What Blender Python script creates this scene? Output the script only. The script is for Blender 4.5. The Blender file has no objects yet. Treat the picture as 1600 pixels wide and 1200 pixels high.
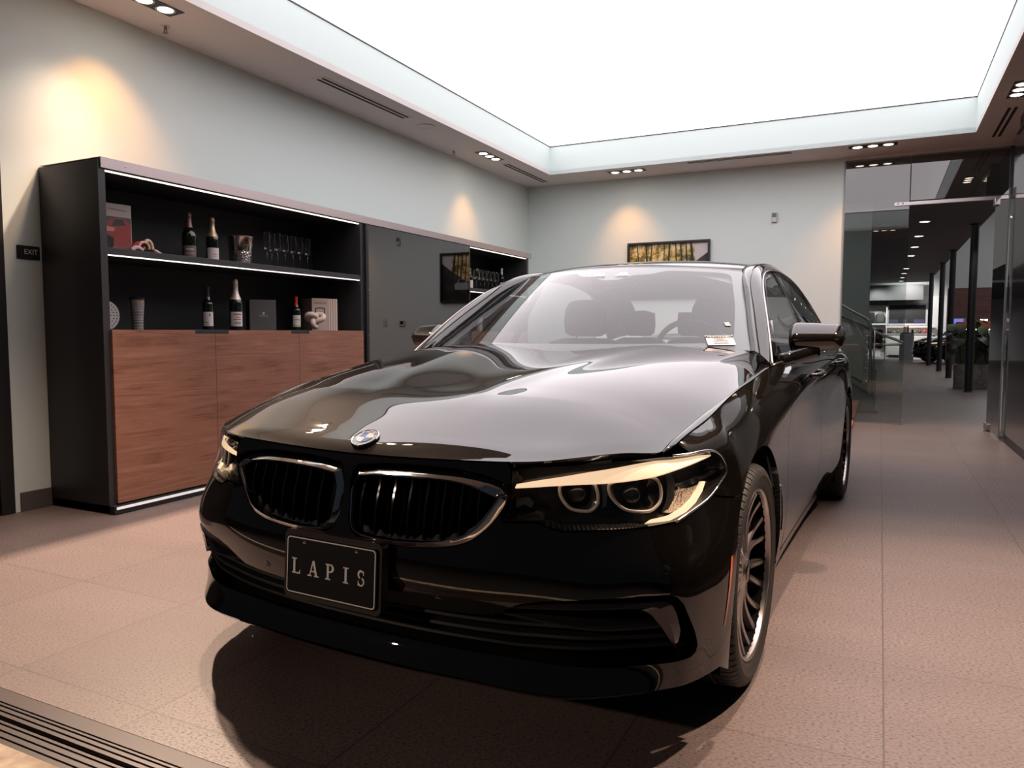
import bpy, bmesh, math, random
import numpy as np
from math import sin, cos, pi, radians, atan2, sqrt
from mathutils import Vector, Matrix, geometry
SC = bpy.context.scene
COL = SC.collection
random.seed(4); RNG = np.random.default_rng(5)
# ---------------------------------------------------------------- camera
cam_data = bpy.data.cameras.new('camera'); cam = bpy.data.objects.new('camera', cam_data); COL.objects.link(cam); SC.camera = cam
cam_data.sensor_fit = 'HORIZONTAL'; cam_data.sensor_width = 36; cam_data.lens = 36*1165.62/1600
cam_data.clip_start = .05; cam_data.clip_end = 200
YAW, PITCH, ROLL = -.4578, -.06857, .00096
F_ = Vector((sin(YAW)*cos(PITCH), cos(YAW)*cos(PITCH), sin(PITCH))); R_ = F_.cross(Vector((0, 0, 1))).normalized(); U_ = R_.cross(F_)
R2 = R_*cos(ROLL)+U_*sin(ROLL); U2 = -R_*sin(ROLL)+U_*cos(ROLL)
M_ = Matrix((R2, U2, -F_)).transposed().to_4x4(); M_.translation = Vector((0, 0, 1.0755)); cam.matrix_world = M_
# ---------------------------------------------------------------- view, world, exposure
SC.view_settings.view_transform = 'Standard'; SC.view_settings.look = 'None'
SC.view_settings.exposure = 0.28; SC.view_settings.gamma = 1.0; SC.view_settings.use_curve_mapping = False
w = bpy.data.worlds.new('night'); SC.world = w; w.use_nodes = True
w.node_tree.nodes['Background'].inputs[0].default_value = (.012, .014, .018, 1); w.node_tree.nodes['Background'].inputs[1].default_value = 1.0
SC.cycles.max_bounces = 10; SC.cycles.transparent_max_bounces = 16; SC.cycles.glossy_bounces = 6; SC.cycles.diffuse_bounces = 5; SC.cycles.transmission_bounces = 8
SC.cycles.sample_clamp_indirect = 6.0; SC.cycles.caustics_reflective = False; SC.cycles.caustics_refractive = False; SC.cycles.blur_glossy = .3
H = 3.15            # ceiling height of the room
def area_light(name, loc, size, power, color, target=None, size_y=None, spread=180):
    l = bpy.data.lights.new(name, 'AREA'); l.energy = power; l.color = color; l.size = size; l.spread = radians(spread)
    if size_y: l.shape = 'RECTANGLE'; l.size_y = size_y
    o = bpy.data.objects.new(name, l); COL.objects.link(o); o.location = loc
    d = Vector(target)-Vector(loc) if target else Vector((0, 0, -1)); o.rotation_euler = d.to_track_quat('-Z', 'Y').to_euler(); return o
def spot_light(name, loc, target, power, color, angle=40, blend=.6, radius=.03):
    l = bpy.data.lights.new(name, 'SPOT'); l.energy = power; l.color = color; l.spot_size = radians(angle); l.spot_blend = blend; l.shadow_soft_size = radius
    o = bpy.data.objects.new(name, l); COL.objects.link(o); o.location = loc
    d = Vector(target)-Vector(loc); o.rotation_euler = d.to_track_quat('-Z', 'Y').to_euler(); return o
# luminous stretch ceiling emission (the lit ceiling membrane itself is built in the room section)
SKY_COL = (1.0, .92, .96); SKY_STR = 2.0
WARM = (1.0, .73, .55); PEACH = (1.0, .42, .12)
# ---------------------------------------------------------------- car body surfaces (car frame: x forward, y left, z up, metres)
def nat_M(t):
    """matrix giving natural-spline second derivatives from values at knots t"""
    n = len(t); h = np.diff(t); A = np.zeros((n, n)); B = np.zeros((n, n)); A[0, 0] = A[-1, -1] = 1
    for i in range(1, n-1):
        A[i, i-1] = h[i-1]; A[i, i] = 2*(h[i-1]+h[i]); A[i, i+1] = h[i]
        B[i, i-1] = 6/h[i-1]; B[i, i+1] = 6/h[i]; B[i, i] = -6/h[i-1]-6/h[i]
    return np.linalg.solve(A, B)

class Spl:
    def __init__(s, t, Y):
        s.t = np.array(t, float); s.Y = np.array(Y, float); s.M = np.tensordot(nat_M(s.t), s.Y, 1)
    def __call__(s, x):
        x = np.asarray(x, float); i = np.clip(np.searchsorted(s.t, x)-1, 0, len(s.t)-2)
        h = s.t[i+1]-s.t[i]; a = (s.t[i+1]-x)/h; b = 1-a
        k = (Ellipsis,)+(None,)*(s.Y.ndim-1)
        return a[k]*s.Y[i]+b[k]*s.Y[i+1]+((a**3-a)[k]*s.M[i]+(b**3-b)[k]*s.M[i+1])*(h*h/6)[k]

def spl_xy(pts):
    p = np.array(pts, float); p = p[np.argsort(p[:, 0])]
    return Spl(p[:, 0], p[:, 1] if p.shape[1] == 2 else p[:, 1:])

# stations of the lower body; rows A (lip/sill) B C D E G F (hood line / fender crease / belt line)
SF_ST = [
 [(0.805,0,0.222),(0.778,0,0.287),(0.835,0,0.45),(0.812,0,0.6),(0.797,0,0.69),(0.788,0,0.722),(0.774,0,0.747)],
 [(0.8,0.2,0.2215),(0.773,0.2,0.287),(0.829,0.2,0.45),(0.804,0.2,0.6),(0.789,0.2,0.69),(0.78,0.2,0.724),(0.766,0.2,0.75)],
 [(0.78,0.4,0.221),(0.75,0.4,0.287),(0.802,0.405,0.45),(0.776,0.4,0.6),(0.766,0.4,0.69),(0.76,0.4,0.726),(0.75,0.4,0.756)],
 [(0.757,0.573,0.221),(0.72,0.547,0.287),(0.76,0.565,0.45),(0.735,0.55,0.6),(0.733,0.545,0.69),(0.731,0.545,0.73),(0.726,0.545,0.764)],
 [(0.705,0.69,0.217),(0.682,0.677,0.287),(0.708,0.7,0.455),(0.672,0.675,0.605),(0.668,0.655,0.7),(0.665,0.652,0.74),(0.658,0.648,0.775)],
 [(0.64,0.776,0.211),(0.622,0.777,0.287),(0.648,0.792,0.46),(0.603,0.768,0.61),(0.587,0.745,0.7),(0.582,0.738,0.74),(0.573,0.722,0.776)],
 [(0.57,0.846,0.206),(0.566,0.855,0.287),(0.585,0.858,0.46),(0.525,0.832,0.61),(0.502,0.812,0.7),(0.498,0.8,0.74),(0.49,0.775,0.772)],
 [(0.5,0.886,0.207),(0.496,0.895,0.287),(0.508,0.902,0.46),(0.45,0.873,0.61),(0.422,0.855,0.7),(0.42,0.842,0.75),(0.418,0.799,0.797)],
 [(0.425,0.915,0.21),(0.42,0.924,0.287),(0.42,0.93,0.46),(0.36,0.906,0.61),(0.33,0.89,0.7),(0.328,0.874,0.772),(0.325,0.815,0.821)],
 [(0.2,0.925,0.205),(0.2,0.935,0.3),(0.2,0.94,0.46),(0.2,0.934,0.61),(0.2,0.92,0.7),(0.2,0.893,0.785),(0.2,0.834,0.853)],
 [(0,0.925,0.2),(0,0.935,0.3),(0,0.941,0.46),(0,0.938,0.61),(0,0.93,0.7),(0,0.906,0.805),(0,0.84,0.89)],
 [(-0.25,0.912,0.195),(-0.25,0.928,0.3),(-0.25,0.934,0.46),(-0.25,0.932,0.61),(-0.25,0.926,0.71),(-0.25,0.917,0.815),(-0.25,0.845,0.916)],
 [(-0.5,0.89,0.19),(-0.5,0.912,0.3),(-0.5,0.924,0.46),(-0.5,0.922,0.61),(-0.5,0.921,0.72),(-0.5,0.921,0.83),(-0.5,0.846,0.942)],
 [(-0.9,0.875,0.185),(-0.9,0.903,0.29),(-0.9,0.922,0.45),(-0.9,0.918,0.61),(-0.9,0.916,0.73),(-0.9,0.925,0.85),(-0.9,0.858,0.96)],
 [(-1.3,0.872,0.185),(-1.3,0.901,0.29),(-1.3,0.922,0.45),(-1.3,0.917,0.61),(-1.3,0.914,0.74),(-1.3,0.927,0.872),(-1.3,0.862,0.97)],
 [(-1.8,0.872,0.185),(-1.8,0.901,0.29),(-1.8,0.923,0.45),(-1.8,0.918,0.61),(-1.8,0.914,0.75),(-1.8,0.928,0.895),(-1.8,0.86,0.985)],
 [(-2.3,0.88,0.19),(-2.3,0.908,0.29),(-2.3,0.928,0.45),(-2.3,0.926,0.62),(-2.3,0.92,0.76),(-2.3,0.928,0.908),(-2.3,0.852,1)],
 [(-2.65,0.9,0.195),(-2.65,0.925,0.29),(-2.65,0.938,0.45),(-2.65,0.939,0.62),(-2.65,0.932,0.77),(-2.65,0.924,0.915),(-2.65,0.84,1.01)],
 [(-2.975,0.91,0.2),(-2.975,0.93,0.29),(-2.975,0.941,0.45),(-2.975,0.941,0.62),(-2.975,0.934,0.77),(-2.975,0.915,0.92),(-2.975,0.825,1.015)],
 [(-3.3,0.9,0.21),(-3.3,0.922,0.3),(-3.3,0.934,0.45),(-3.3,0.932,0.62),(-3.3,0.922,0.77),(-3.3,0.893,0.92),(-3.3,0.8,1.015)],
 [(-3.6,0.86,0.23),(-3.6,0.885,0.32),(-3.6,0.898,0.46),(-3.6,0.9,0.62),(-3.6,0.888,0.77),(-3.6,0.856,0.92),(-3.6,0.77,1.01)],
 [(-3.84,0.77,0.25),(-3.85,0.79,0.34),(-3.87,0.8,0.47),(-3.87,0.8,0.62),(-3.86,0.79,0.77),(-3.85,0.765,0.92),(-3.82,0.71,1)],
 [(-4,0.6,0.27),(-4.02,0.61,0.36),(-4.04,0.62,0.48),(-4.03,0.61,0.62),(-4.01,0.6,0.77),(-4,0.585,0.92),(-3.96,0.55,1)],
 [(-4.06,0.35,0.27),(-4.08,0.35,0.36),(-4.1,0.355,0.48),(-4.09,0.35,0.62),(-4.06,0.35,0.77),(-4.05,0.34,0.92),(-4.01,0.33,1.02)],
 [(-4.08,0,0.27),(-4.1,0,0.36),(-4.12,0,0.48),(-4.11,0,0.62),(-4.08,0,0.77),(-4.07,0,0.92),(-4.03,0,1.03)],
]
class BodySide:
    def __init__(s):
        P = np.array(SF_ST, float)
        c = P[:, 2, :2]; s.u = np.r_[0, np.cumsum(np.hypot(*np.diff(c, axis=0).T))]
        # symmetric closure at the nose and tail: mirror one station so the spline has zero slope there
        m = np.array([1, -1, 1.]); k = 2
        Pe = np.concatenate([P[k:0:-1]*m, P, P[-2:-2-k:-1]*m])
        ue = np.r_[-s.u[k:0:-1], s.u, 2*s.u[-1]-s.u[-2:-2-k:-1]]
        s.rows = Spl(ue, Pe)
        v = np.array([0, .09, .24, .39, .485, .58, .69]); s.v = v/v[-1]; s.Mv = nat_M(s.v)
        uu = np.linspace(0, s.u[-1], 1600); C = s.rows(uu)[:, 2]; s.uu = uu; s.C = C
    def P(s, u, v):
        R = s.rows(u); Mv = np.einsum('ij,njk->nik', s.Mv, R); t = s.v
        i = np.clip(np.searchsorted(t, v)-1, 0, len(t)-2); h = t[i+1]-t[i]; a = (t[i+1]-v)/h; b = 1-a; n = np.arange(len(u))
        return (a[:, None]*R[n, i]+b[:, None]*R[n, i+1]+((a**3-a)[:, None]*Mv[n, i]+(b**3-b)[:, None]*Mv[n, i+1])*(h*h/6)[:, None])
    def v_of_z(s, u, z):
        lo = np.full(len(u), -.25); hi = np.full(len(u), 1.12)
        for _ in range(26):
            m = (lo+hi)/2; zz = s.P(u, m)[:, 2]; g = zz < z
            lo = np.where(g, m, lo); hi = np.where(g, hi, m)
        return (lo+hi)/2
    def at(s, u, z):
        u = np.atleast_1d(np.asarray(u, float)); z = np.atleast_1d(np.asarray(z, float))
        v = s.v_of_z(u, z); e = 1e-4
        p = s.P(u, v); du = s.P(u+e, v)-s.P(u-e, v); dv = s.P(u, v+e)-s.P(u, v-e)
        n = np.cross(du, dv); n /= np.linalg.norm(n, axis=1)[:, None]+1e-12
        return p, n
    def top(s, u): return s.rows(np.atleast_1d(np.asarray(u, float)))[:, 6, 2]
    def uy(s, y):      # front part: station whose row C passes y
        k = s.C[:, 0] > .3; return np.interp(y, s.C[k, 1], s.uu[k])
    def ux(s, x):      # side part
        k = (s.C[:, 0] < .6) & (s.uu < s.u[-5]); return np.interp(-np.asarray(x, float), -s.C[k, 0], s.uu[k])
SF = BodySide()

# hood as a height field over (x, |y|)
H_ZC = spl_xy([(.82,.70),(.774,.747),(.752,.764),(.735,.7745),(.722,.781),(.65,.8145),(.58,.8425),(.5,.871),(.35,.902),(.18,.932),(0,.957),(-.3,.990),(-.5,1.008),(-.62,1.014),(-.9,1.02)])
H_CR = spl_xy([(.80,.48,.745),(.765,.49,.7565),(.735,.50,.767),(.70,.51,.779),(.617,.53,.808),(.5,.56,.853),(.35,.58,.894),(.18,.62,.924),(0,.65,.949),(-.3,.695,.984),(-.62,.73,1.006),(-.9,.75,1.015)])
H_SH = spl_xy([(.82,.79,.68),(.75,.785,.708),(.65,.778,.738),(.505,.773,.771),(.43,.776,.793),(.34,.785,.816),(.14,.812,.862),(-.02,.826,.887),(-.25,.827,.914),(-.5,.815,.940),(-.72,.785,.968),(-.9,.76,.985)])
E_PTS = np.array([SF.rows(np.array([u]))[0, 6] for u in np.linspace(0, .905, 60)]); E_LEN = .08
def hood_z(x, y):
    z = hood_z0(x, y); ya = np.abs(np.asarray(y, float)); xe = np.interp(ya, E_PTS[:, 1], E_PTS[:, 0])
    q = np.clip((xe-x)/E_LEN, 0, 1); w = (1-q)**3*(1+3*q); return z+np.interp(ya, E_PTS[:, 1], E_COR)*w
def hood_z0(x, y):
    x = np.asarray(x, float); y = np.abs(np.asarray(y, float))
    zc = H_ZC(x); cr = H_CR(x); sh = H_SH(x); yc, zr = cr[..., 0], cr[..., 1]; ys, zs = sh[..., 0], sh[..., 1]
    m1 = -.20+.17*np.clip((x-.42)/.26, 0, 1); t = np.clip(y/yc, 0, 1)
    h00 = 2*t**3-3*t**2+1; h01 = 1-h00; h11 = t**3-t**2
    zi = h00*zc+h01*zr+h11*yc*m1
    w = ys-yc; q = (y-yc)/w; d = (zs-zr)
    m2 = np.minimum(2.2*d/w-m1, -.15)
    g00 = 2*q**3-3*q**2+1; g10 = q**3-2*q**2+q; g01 = 1-g00; g11 = q**3-q**2
    zo = g00*zr+g10*w*m1+g01*zs+g11*w*m2
    z = np.where(y < yc, zi, zo)
    # soft raised dome line running from the badge towards the screen pillars
    yd = .13+.32*np.clip((.72-x)/1.25, 0, 1); s = .050
    q_ = np.clip((.62-x)/.30, 0, 1); amp = .0075*q_*q_*(3-2*q_)
    return z+amp/(1+np.exp((y-yd)/s*2.2))-amp
E_COR = E_PTS[:, 2]-hood_z0(E_PTS[:, 0], E_PTS[:, 1])
def hood_P(x, y):
    z = hood_z(x, y); e = 2e-4
    zx = (hood_z(x+e, y)-hood_z(x-e, y))/(2*e); zy = (hood_z(x, y+e)-hood_z(x, y-e))/(2*e)
    n = np.stack([-zx, -zy, np.ones_like(zx)], -1); n /= np.linalg.norm(n, axis=-1)[..., None]
    return np.stack([x, y, z], -1), n
# ---------------------------------------------------------------- materials
def mat(name, color=(.5, .5, .5), rough=.5, metal=0., spec=.5, coat=0., coat_r=.03, emit=None, estr=1., trans=0., alpha=1., ior=1.5):
    m = bpy.data.materials.new(name); m.use_nodes = True; b = m.node_tree.nodes['Principled BSDF']
    b.inputs['Base Color'].default_value = (*color, 1); b.inputs['Roughness'].default_value = rough; b.inputs['Metallic'].default_value = metal
    b.inputs['Specular IOR Level'].default_value = spec; b.inputs['Coat Weight'].default_value = coat; b.inputs['Coat Roughness'].default_value = coat_r
    b.inputs['IOR'].default_value = ior; b.inputs['Transmission Weight'].default_value = trans; b.inputs['Alpha'].default_value = alpha
    if emit: b.inputs['Emission Color'].default_value = (*emit, 1); b.inputs['Emission Strength'].default_value = estr
    return m
def N(m, t, **k):
    n = m.node_tree.nodes.new(t)
    for a, v in k.items(): setattr(n, a, v)
    return n
def L(m, a, b): m.node_tree.links.new(a, b)
def ramp(m, src, stops):
    r = N(m, 'ShaderNodeValToRGB'); e = r.color_ramp.elements
    e[0].position, e[0].color = stops[0][0], (*stops[0][1], 1); e[1].position, e[1].color = stops[-1][0], (*stops[-1][1], 1)
    for p, c in stops[1:-1]: x = e.new(p); x.color = (*c, 1)
    L(m, src, r.inputs[0]); return r
def coords(m, scale=(1, 1, 1), kind='Object'):
    t = N(m, 'ShaderNodeTexCoord'); mp = N(m, 'ShaderNodeMapping'); mp.inputs['Scale'].default_value = scale; L(m, t.outputs[kind], mp.inputs[0]); return mp.outputs[0]
def bump(m, src, strength=.2, dist=.01):
    b = N(m, 'ShaderNodeBump'); b.inputs['Strength'].default_value = strength; b.inputs['Distance'].default_value = dist
    L(m, src, b.inputs['Height']); L(m, b.outputs[0], m.node_tree.nodes['Principled BSDF'].inputs['Normal']); return b
def pane(name, tint=(.9, .93, .92), rough=0., ior=1.5, boost=1.0):
    """thin sheet of glass: transparent with Fresnel reflection"""
    m = bpy.data.materials.new(name); m.use_nodes = True; nt = m.node_tree; nt.nodes.remove(nt.nodes['Principled BSDF'])
    out = nt.nodes['Material Output']; tr = N(m, 'ShaderNodeBsdfTransparent'); tr.inputs[0].default_value = (*tint, 1)
    gl = N(m, 'ShaderNodeBsdfGlossy'); gl.inputs['Roughness'].default_value = rough; fr = N(m, 'ShaderNodeFresnel'); fr.inputs[0].default_value = ior
    mx = N(m, 'ShaderNodeMixShader'); mu = N(m, 'ShaderNodeMath', operation='MULTIPLY', use_clamp=True); mu.inputs[1].default_value = boost
    ge = N(m, 'ShaderNodeNewGeometry'); mr = N(m, 'ShaderNodeMapRange'); mr.inputs['To Min'].default_value = ior; mr.inputs['To Max'].default_value = 1/ior; L(m, ge.outputs['Backfacing'], mr.inputs['Value']); L(m, mr.outputs[0], fr.inputs[0])
    L(m, fr.outputs[0], mu.inputs[0]); L(m, mu.outputs[0], mx.inputs[0]); L(m, tr.outputs[0], mx.inputs[1]); L(m, gl.outputs[0], mx.inputs[2]); L(m, mx.outputs[0], out.inputs[0])
    return m
# ---------------------------------------------------------------- objects
def tag(o, label=None, cat=None, group=None, kind=None):
    if label: o['label'] = label
    if cat: o['category'] = cat
    if group: o['group'] = group
    if kind: o['kind'] = kind
    return o
def thing(name, label, cat, loc=(0, 0, 0), rotz=0, group=None):
    o = bpy.data.objects.new(name, None); COL.objects.link(o); o.location = loc; o.rotation_euler = (0, 0, rotz); o.empty_display_size = .1
    return tag(o, label, cat, group)
def mesh_obj(name, me, m=None, parent=None):
    o = bpy.data.objects.new(name, me); COL.objects.link(o)
    if m: me.materials.append(m)
    if parent: o.parent = parent
    return o
def obj(name, bm, m=None, parent=None, smooth=False, angle=None, loc=None, recalc=True):
    if recalc: bmesh.ops.recalc_face_normals(bm, faces=bm.faces)
    me = bpy.data.meshes.new(name); bm.to_mesh(me); bm.free()
    if smooth: me.shade_smooth()
    if angle is not None: me.shade_smooth(); me.set_sharp_from_angle(angle=radians(angle))
    o = mesh_obj(name, me, m, parent)
    if loc: o.location = loc
    return o
def struct(name, bm, m, parent=None, **k):
    o = obj(name, bm, m, parent, **k)
    if not parent: o['kind'] = 'structure'
    return o
def B(): return bmesh.new()
def box(bm, x0, x1, y0, y1, z0, z1, bev=0, seg=2):
    r = bmesh.ops.create_cube(bm, size=1); vs = r['verts']
    bmesh.ops.scale(bm, vec=(x1-x0, y1-y0, z1-z0), verts=vs); bmesh.ops.translate(bm, vec=((x0+x1)/2, (y0+y1)/2, (z0+z1)/2), verts=vs)
    if bev:
        es = list({e for v in vs for e in v.link_edges}); bmesh.ops.bevel(bm, geom=es, offset=bev, segments=seg, affect='EDGES', profile=.5)
    return bm
def grid(bm, P, closeu=False, closev=False, capu=False):
    """P: nu x nv x 3"""
    P = np.asarray(P); nu, nv = P.shape[:2]; V = [[bm.verts.new(P[i, j]) for j in range(nv)] for i in range(nu)]
    for i in range(nu if closeu else nu-1):
        for j in range(nv if closev else nv-1):
            a, b, c, d = V[i][j], V[(i+1) % nu][j], V[(i+1) % nu][(j+1) % nv], V[i][(j+1) % nv]
            try: bm.faces.new((a, b, c, d))
            except ValueError: pass
    if capu:
        for r in (V[0], V[-1]):
            try: bm.faces.new(r)
            except ValueError: pass
    return V
def lathe(bm, prof, n=32, axis='Z', origin=(0, 0, 0), cap=False):
    P = []
    for k in range(n):
        t = 2*pi*k/n
        for r, h in prof:
            a, b = r*cos(t), r*sin(t)
            p = {'Z': (a, b, h), 'Y': (a, h, b), 'X': (h, a, b)}[axis]
            P.append([p[i]+origin[i] for i in range(3)])
    P = np.array(P).reshape(n, len(prof), 3); V = grid(bm, P, closeu=True)
    if cap:
        for j in (0, -1):
            try: bm.faces.new([V[i][j] for i in range(n)])
            except ValueError: pass
    return bm
def path_frames(path):
    p = np.array(path, float); t = np.gradient(p, axis=0); t /= np.linalg.norm(t, axis=1)[:, None]+1e-12
    up = np.array([0, 0, 1.]) if abs(t[0, 2]) < .9 else np.array([1., 0, 0]); n = np.cross(t[0], up); n /= np.linalg.norm(n); Ns = []
    for i in range(len(p)):
        n = n-t[i]*np.dot(n, t[i]); n /= np.linalg.norm(n)+1e-12; Ns.append(n.copy())
    Ns = np.array(Ns); return p, t, Ns, np.cross(t, Ns)
def tube(bm, path, r, n=8, closed=False, cap=True, flat=1.):
    p, t, a, b = path_frames(path)
    if closed:
        q = np.array(path, float); t = np.roll(q, -1, 0)-np.roll(q, 1, 0); t /= np.linalg.norm(t, axis=1)[:, None]
        up = np.array([0, 0, 1.]) if np.abs(t[:, 2]).max() < .95 else np.array([0, 1., 0]) if np.abs(t[:, 1]).max() < .95 else np.array([1., 0, 0])
        a = np.cross(t, up); a /= np.linalg.norm(a, axis=1)[:, None]; b = np.cross(t, a)
    rr = np.broadcast_to(np.asarray(r, float), (len(p),))
    th = np.arange(n)*2*pi/n
    P = p[:, None]+rr[:, None, None]*(a[:, None]*np.cos(th)[None, :, None]+b[:, None]*(np.sin(th)*flat)[None, :, None])
    grid(bm, P, closeu=closed, closev=True, capu=cap and not closed); return bm
def cyl(bm, p0, p1, r, n=16): return tube(bm, [p0, [(p0[i]+p1[i])/2 for i in range(3)], p1], r, n)
def smooth_path(pts, n=40, closed=False):
    p = np.array(pts, float)
    if closed: p = np.concatenate([p[-3:], p, p[:4]])
    s = np.r_[0, np.cumsum(np.linalg.norm(np.diff(p, axis=0), axis=1))]; S = Spl(s, p)
    if closed: return S(np.linspace(s[3], s[len(p)-4], n, endpoint=False))
    return S(np.linspace(0, s[-1], n))
def prism(bm, poly, z0, z1, axis='Z'):
    """extrude a 2D polygon; axis names the extrusion direction"""
    def pt(a, b, h): return {'Z': (a, b, h), 'Y': (a, h, b), 'X': (h, a, b)}[axis]
    lo = [bm.verts.new(pt(a, b, z0)) for a, b in poly]; hi = [bm.verts.new(pt(a, b, z1)) for a, b in poly]
    bm.faces.new(lo); bm.faces.new(hi[::-1]); n = len(poly)
    for i in range(n): bm.faces.new((lo[i], hi[i], hi[(i+1) % n], lo[(i+1) % n]))
    return bm
def rrect(w, h, r, n=5, cx=0, cy=0):
    P = []
    for sx, sy, a0 in ((1, 1, 0), (-1, 1, 90), (-1, -1, 180), (1, -1, 270)):
        for k in range(n+1):
            t = radians(a0+90*k/n); P.append((cx+sx*(w/2-r)+r*cos(t), cy+sy*(h/2-r)+r*sin(t)))
    return P
def text_bm(s, size=1., extrude=.001, spacing=1.):
    """text lying in the XY plane, centred"""
    c = bpy.data.curves.new('t', 'FONT'); c.body = s; c.size = size; c.extrude = extrude; c.align_x = 'CENTER'; c.align_y = 'CENTER'; c.space_character = spacing; c.resolution_u = 3
    o = bpy.data.objects.new('t', c); COL.objects.link(o); dg = bpy.context.evaluated_depsgraph_get(); dg.update()
    me = bpy.data.meshes.new_from_object(o.evaluated_get(dg)); bm = bmesh.new(); bm.from_mesh(me)
    bpy.data.objects.remove(o); bpy.data.curves.remove(c); bpy.data.meshes.remove(me); return bm
def place(bm, M): bmesh.ops.transform(bm, matrix=M, verts=bm.verts); return bm
def frameM(origin, xdir, ydir):
    x = Vector(xdir).normalized(); y = Vector(ydir); y = (y-x*y.dot(x)).normalized(); z = x.cross(y)
    M = Matrix((x, y, z)).transposed().to_4x4(); M.translation = Vector(origin); return M
def copy_tree(o, parent=None):
    c = o.copy(); COL.objects.link(c)
    if parent: c.parent = parent; c.matrix_parent_inverse = o.matrix_parent_inverse.copy()
    for ch in [x for x in bpy.data.objects if x.parent == o]: copy_tree(ch, c)
    return c
# ---------------------------------------------------------------- trimmed panels on a smooth chart surface
def inpoly(pts, poly):
    x, y = pts[:, 0], pts[:, 1]; px, py = poly[:, 0], poly[:, 1]; qx, qy = np.roll(px, -1), np.roll(py, -1); ins = np.zeros(len(pts), bool)
    for a, b, c, d in zip(px, py, qx, qy):
        if b == d: continue
        k = ((b > y) != (d > y)) & (x < (c-a)*(y-b)/(d-b)+a); ins ^= k
    return ins
def offset_poly(poly, d):
    """positive d moves the outline inwards"""
    p = np.array(poly, float); ar = .5*np.sum(p[:, 0]*np.roll(p[:, 1], -1)-np.roll(p[:, 0], -1)*p[:, 1])
    if ar < 0: p = p[::-1]
    e = np.roll(p, -1, 0)-p; e /= np.linalg.norm(e, axis=1)[:, None]+1e-12; n = np.stack([-e[:, 1], e[:, 0]], 1); n0 = np.roll(n, 1, 0)
    m = n+n0; k = np.clip(2/(np.sum(m*m, 1)+1e-9), 0, 2.2); return p+m*k[:, None]*d
def resample(poly, step):
    p = np.array(poly, float); out = []
    for i in range(len(p)):
        a, b = p[i], p[(i+1) % len(p)]; n = max(1, int(round(np.linalg.norm(b-a)/step)))
        for k in range(n): out.append(a+(b-a)*k/n)
    return np.array(out)
def roundc(poly, r=.01, n=4):
    """round the corners of an outline"""
    p = np.array(poly, float); out = []
    for i in range(len(p)):
        a, b, c = p[i-1], p[i], p[(i+1) % len(p)]; u = a-b; v = c-b; lu, lv = np.linalg.norm(u), np.linalg.norm(v); t = min(r, lu*.45, lv*.45)
        s, e = b+u/lu*t, b+v/lv*t
        for k in range(n+1):
            q = k/n; out.append((1-q)**2*s+2*q*(1-q)*b+q*q*e)
    return np.array(out)
def panel_data(ev, outer, holes=(), step=.016, depth=.012, inset=.0024, lip=.0):
    outer = resample(offset_poly(outer, inset), step); holes = [resample(offset_poly(h, -inset), step) for h in holes]
    loops = [outer]+holes; bp = np.concatenate(loops); lo, hi = outer.min(0), outer.max(0)
    gx, gy = np.meshgrid(np.arange(lo[0]+step/2, hi[0], step), np.arange(lo[1]+step/2, hi[1], step)); g = np.stack([gx.ravel(), gy.ravel()], 1)
    k = inpoly(g, outer)
    for h in holes: k &= ~inpoly(g, h)
    g = g[k]
    if len(g):
        keep = np.ones(len(g), bool)
        for s in range(0, len(bp), 256):
            d = np.min(np.hypot(g[:, None, 0]-bp[None, s:s+256, 0], g[:, None, 1]-bp[None, s:s+256, 1]), 1); keep &= d > step*.55
        g = g[keep]
    pts = np.concatenate([bp, g]); edges = []; off = 0; offs = []
    for l in loops:
        n = len(l); edges += [(off+i, off+(i+1) % n) for i in range(n)]; offs.append((off, n)); off += n
    r = geometry.delaunay_2d_cdt([Vector(p) for p in pts], edges, [], 0, 1e-7)
    V2 = np.array([tuple(v) for v in r[0]]); T = np.array([f for f in r[2] if len(f) == 3]); orig = r[3]
    c = V2[T].mean(1); k = inpoly(c, outer)
    for h in holes: k &= ~inpoly(c, h)
    T = T[k]; ar = np.cross(V2[T[:, 1]]-V2[T[:, 0]], V2[T[:, 2]]-V2[T[:, 0]]); T = T[np.abs(ar) > 1e-10]
    P, n = ev(V2[:, 0], V2[:, 1])
    # boundary edges from the triangle soup
    from collections import Counter
    cnt = Counter(); dirs = {}
    for t in T:
        for a, b in ((t[0], t[1]), (t[1], t[2]), (t[2], t[0])):
            key = (min(a, b), max(a, b)); cnt[key] += 1; dirs[key] = (int(a), int(b))
    bedge = [dirs[k] for k, v in cnt.items() if v == 1]
    return P, n, T, bedge
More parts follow.
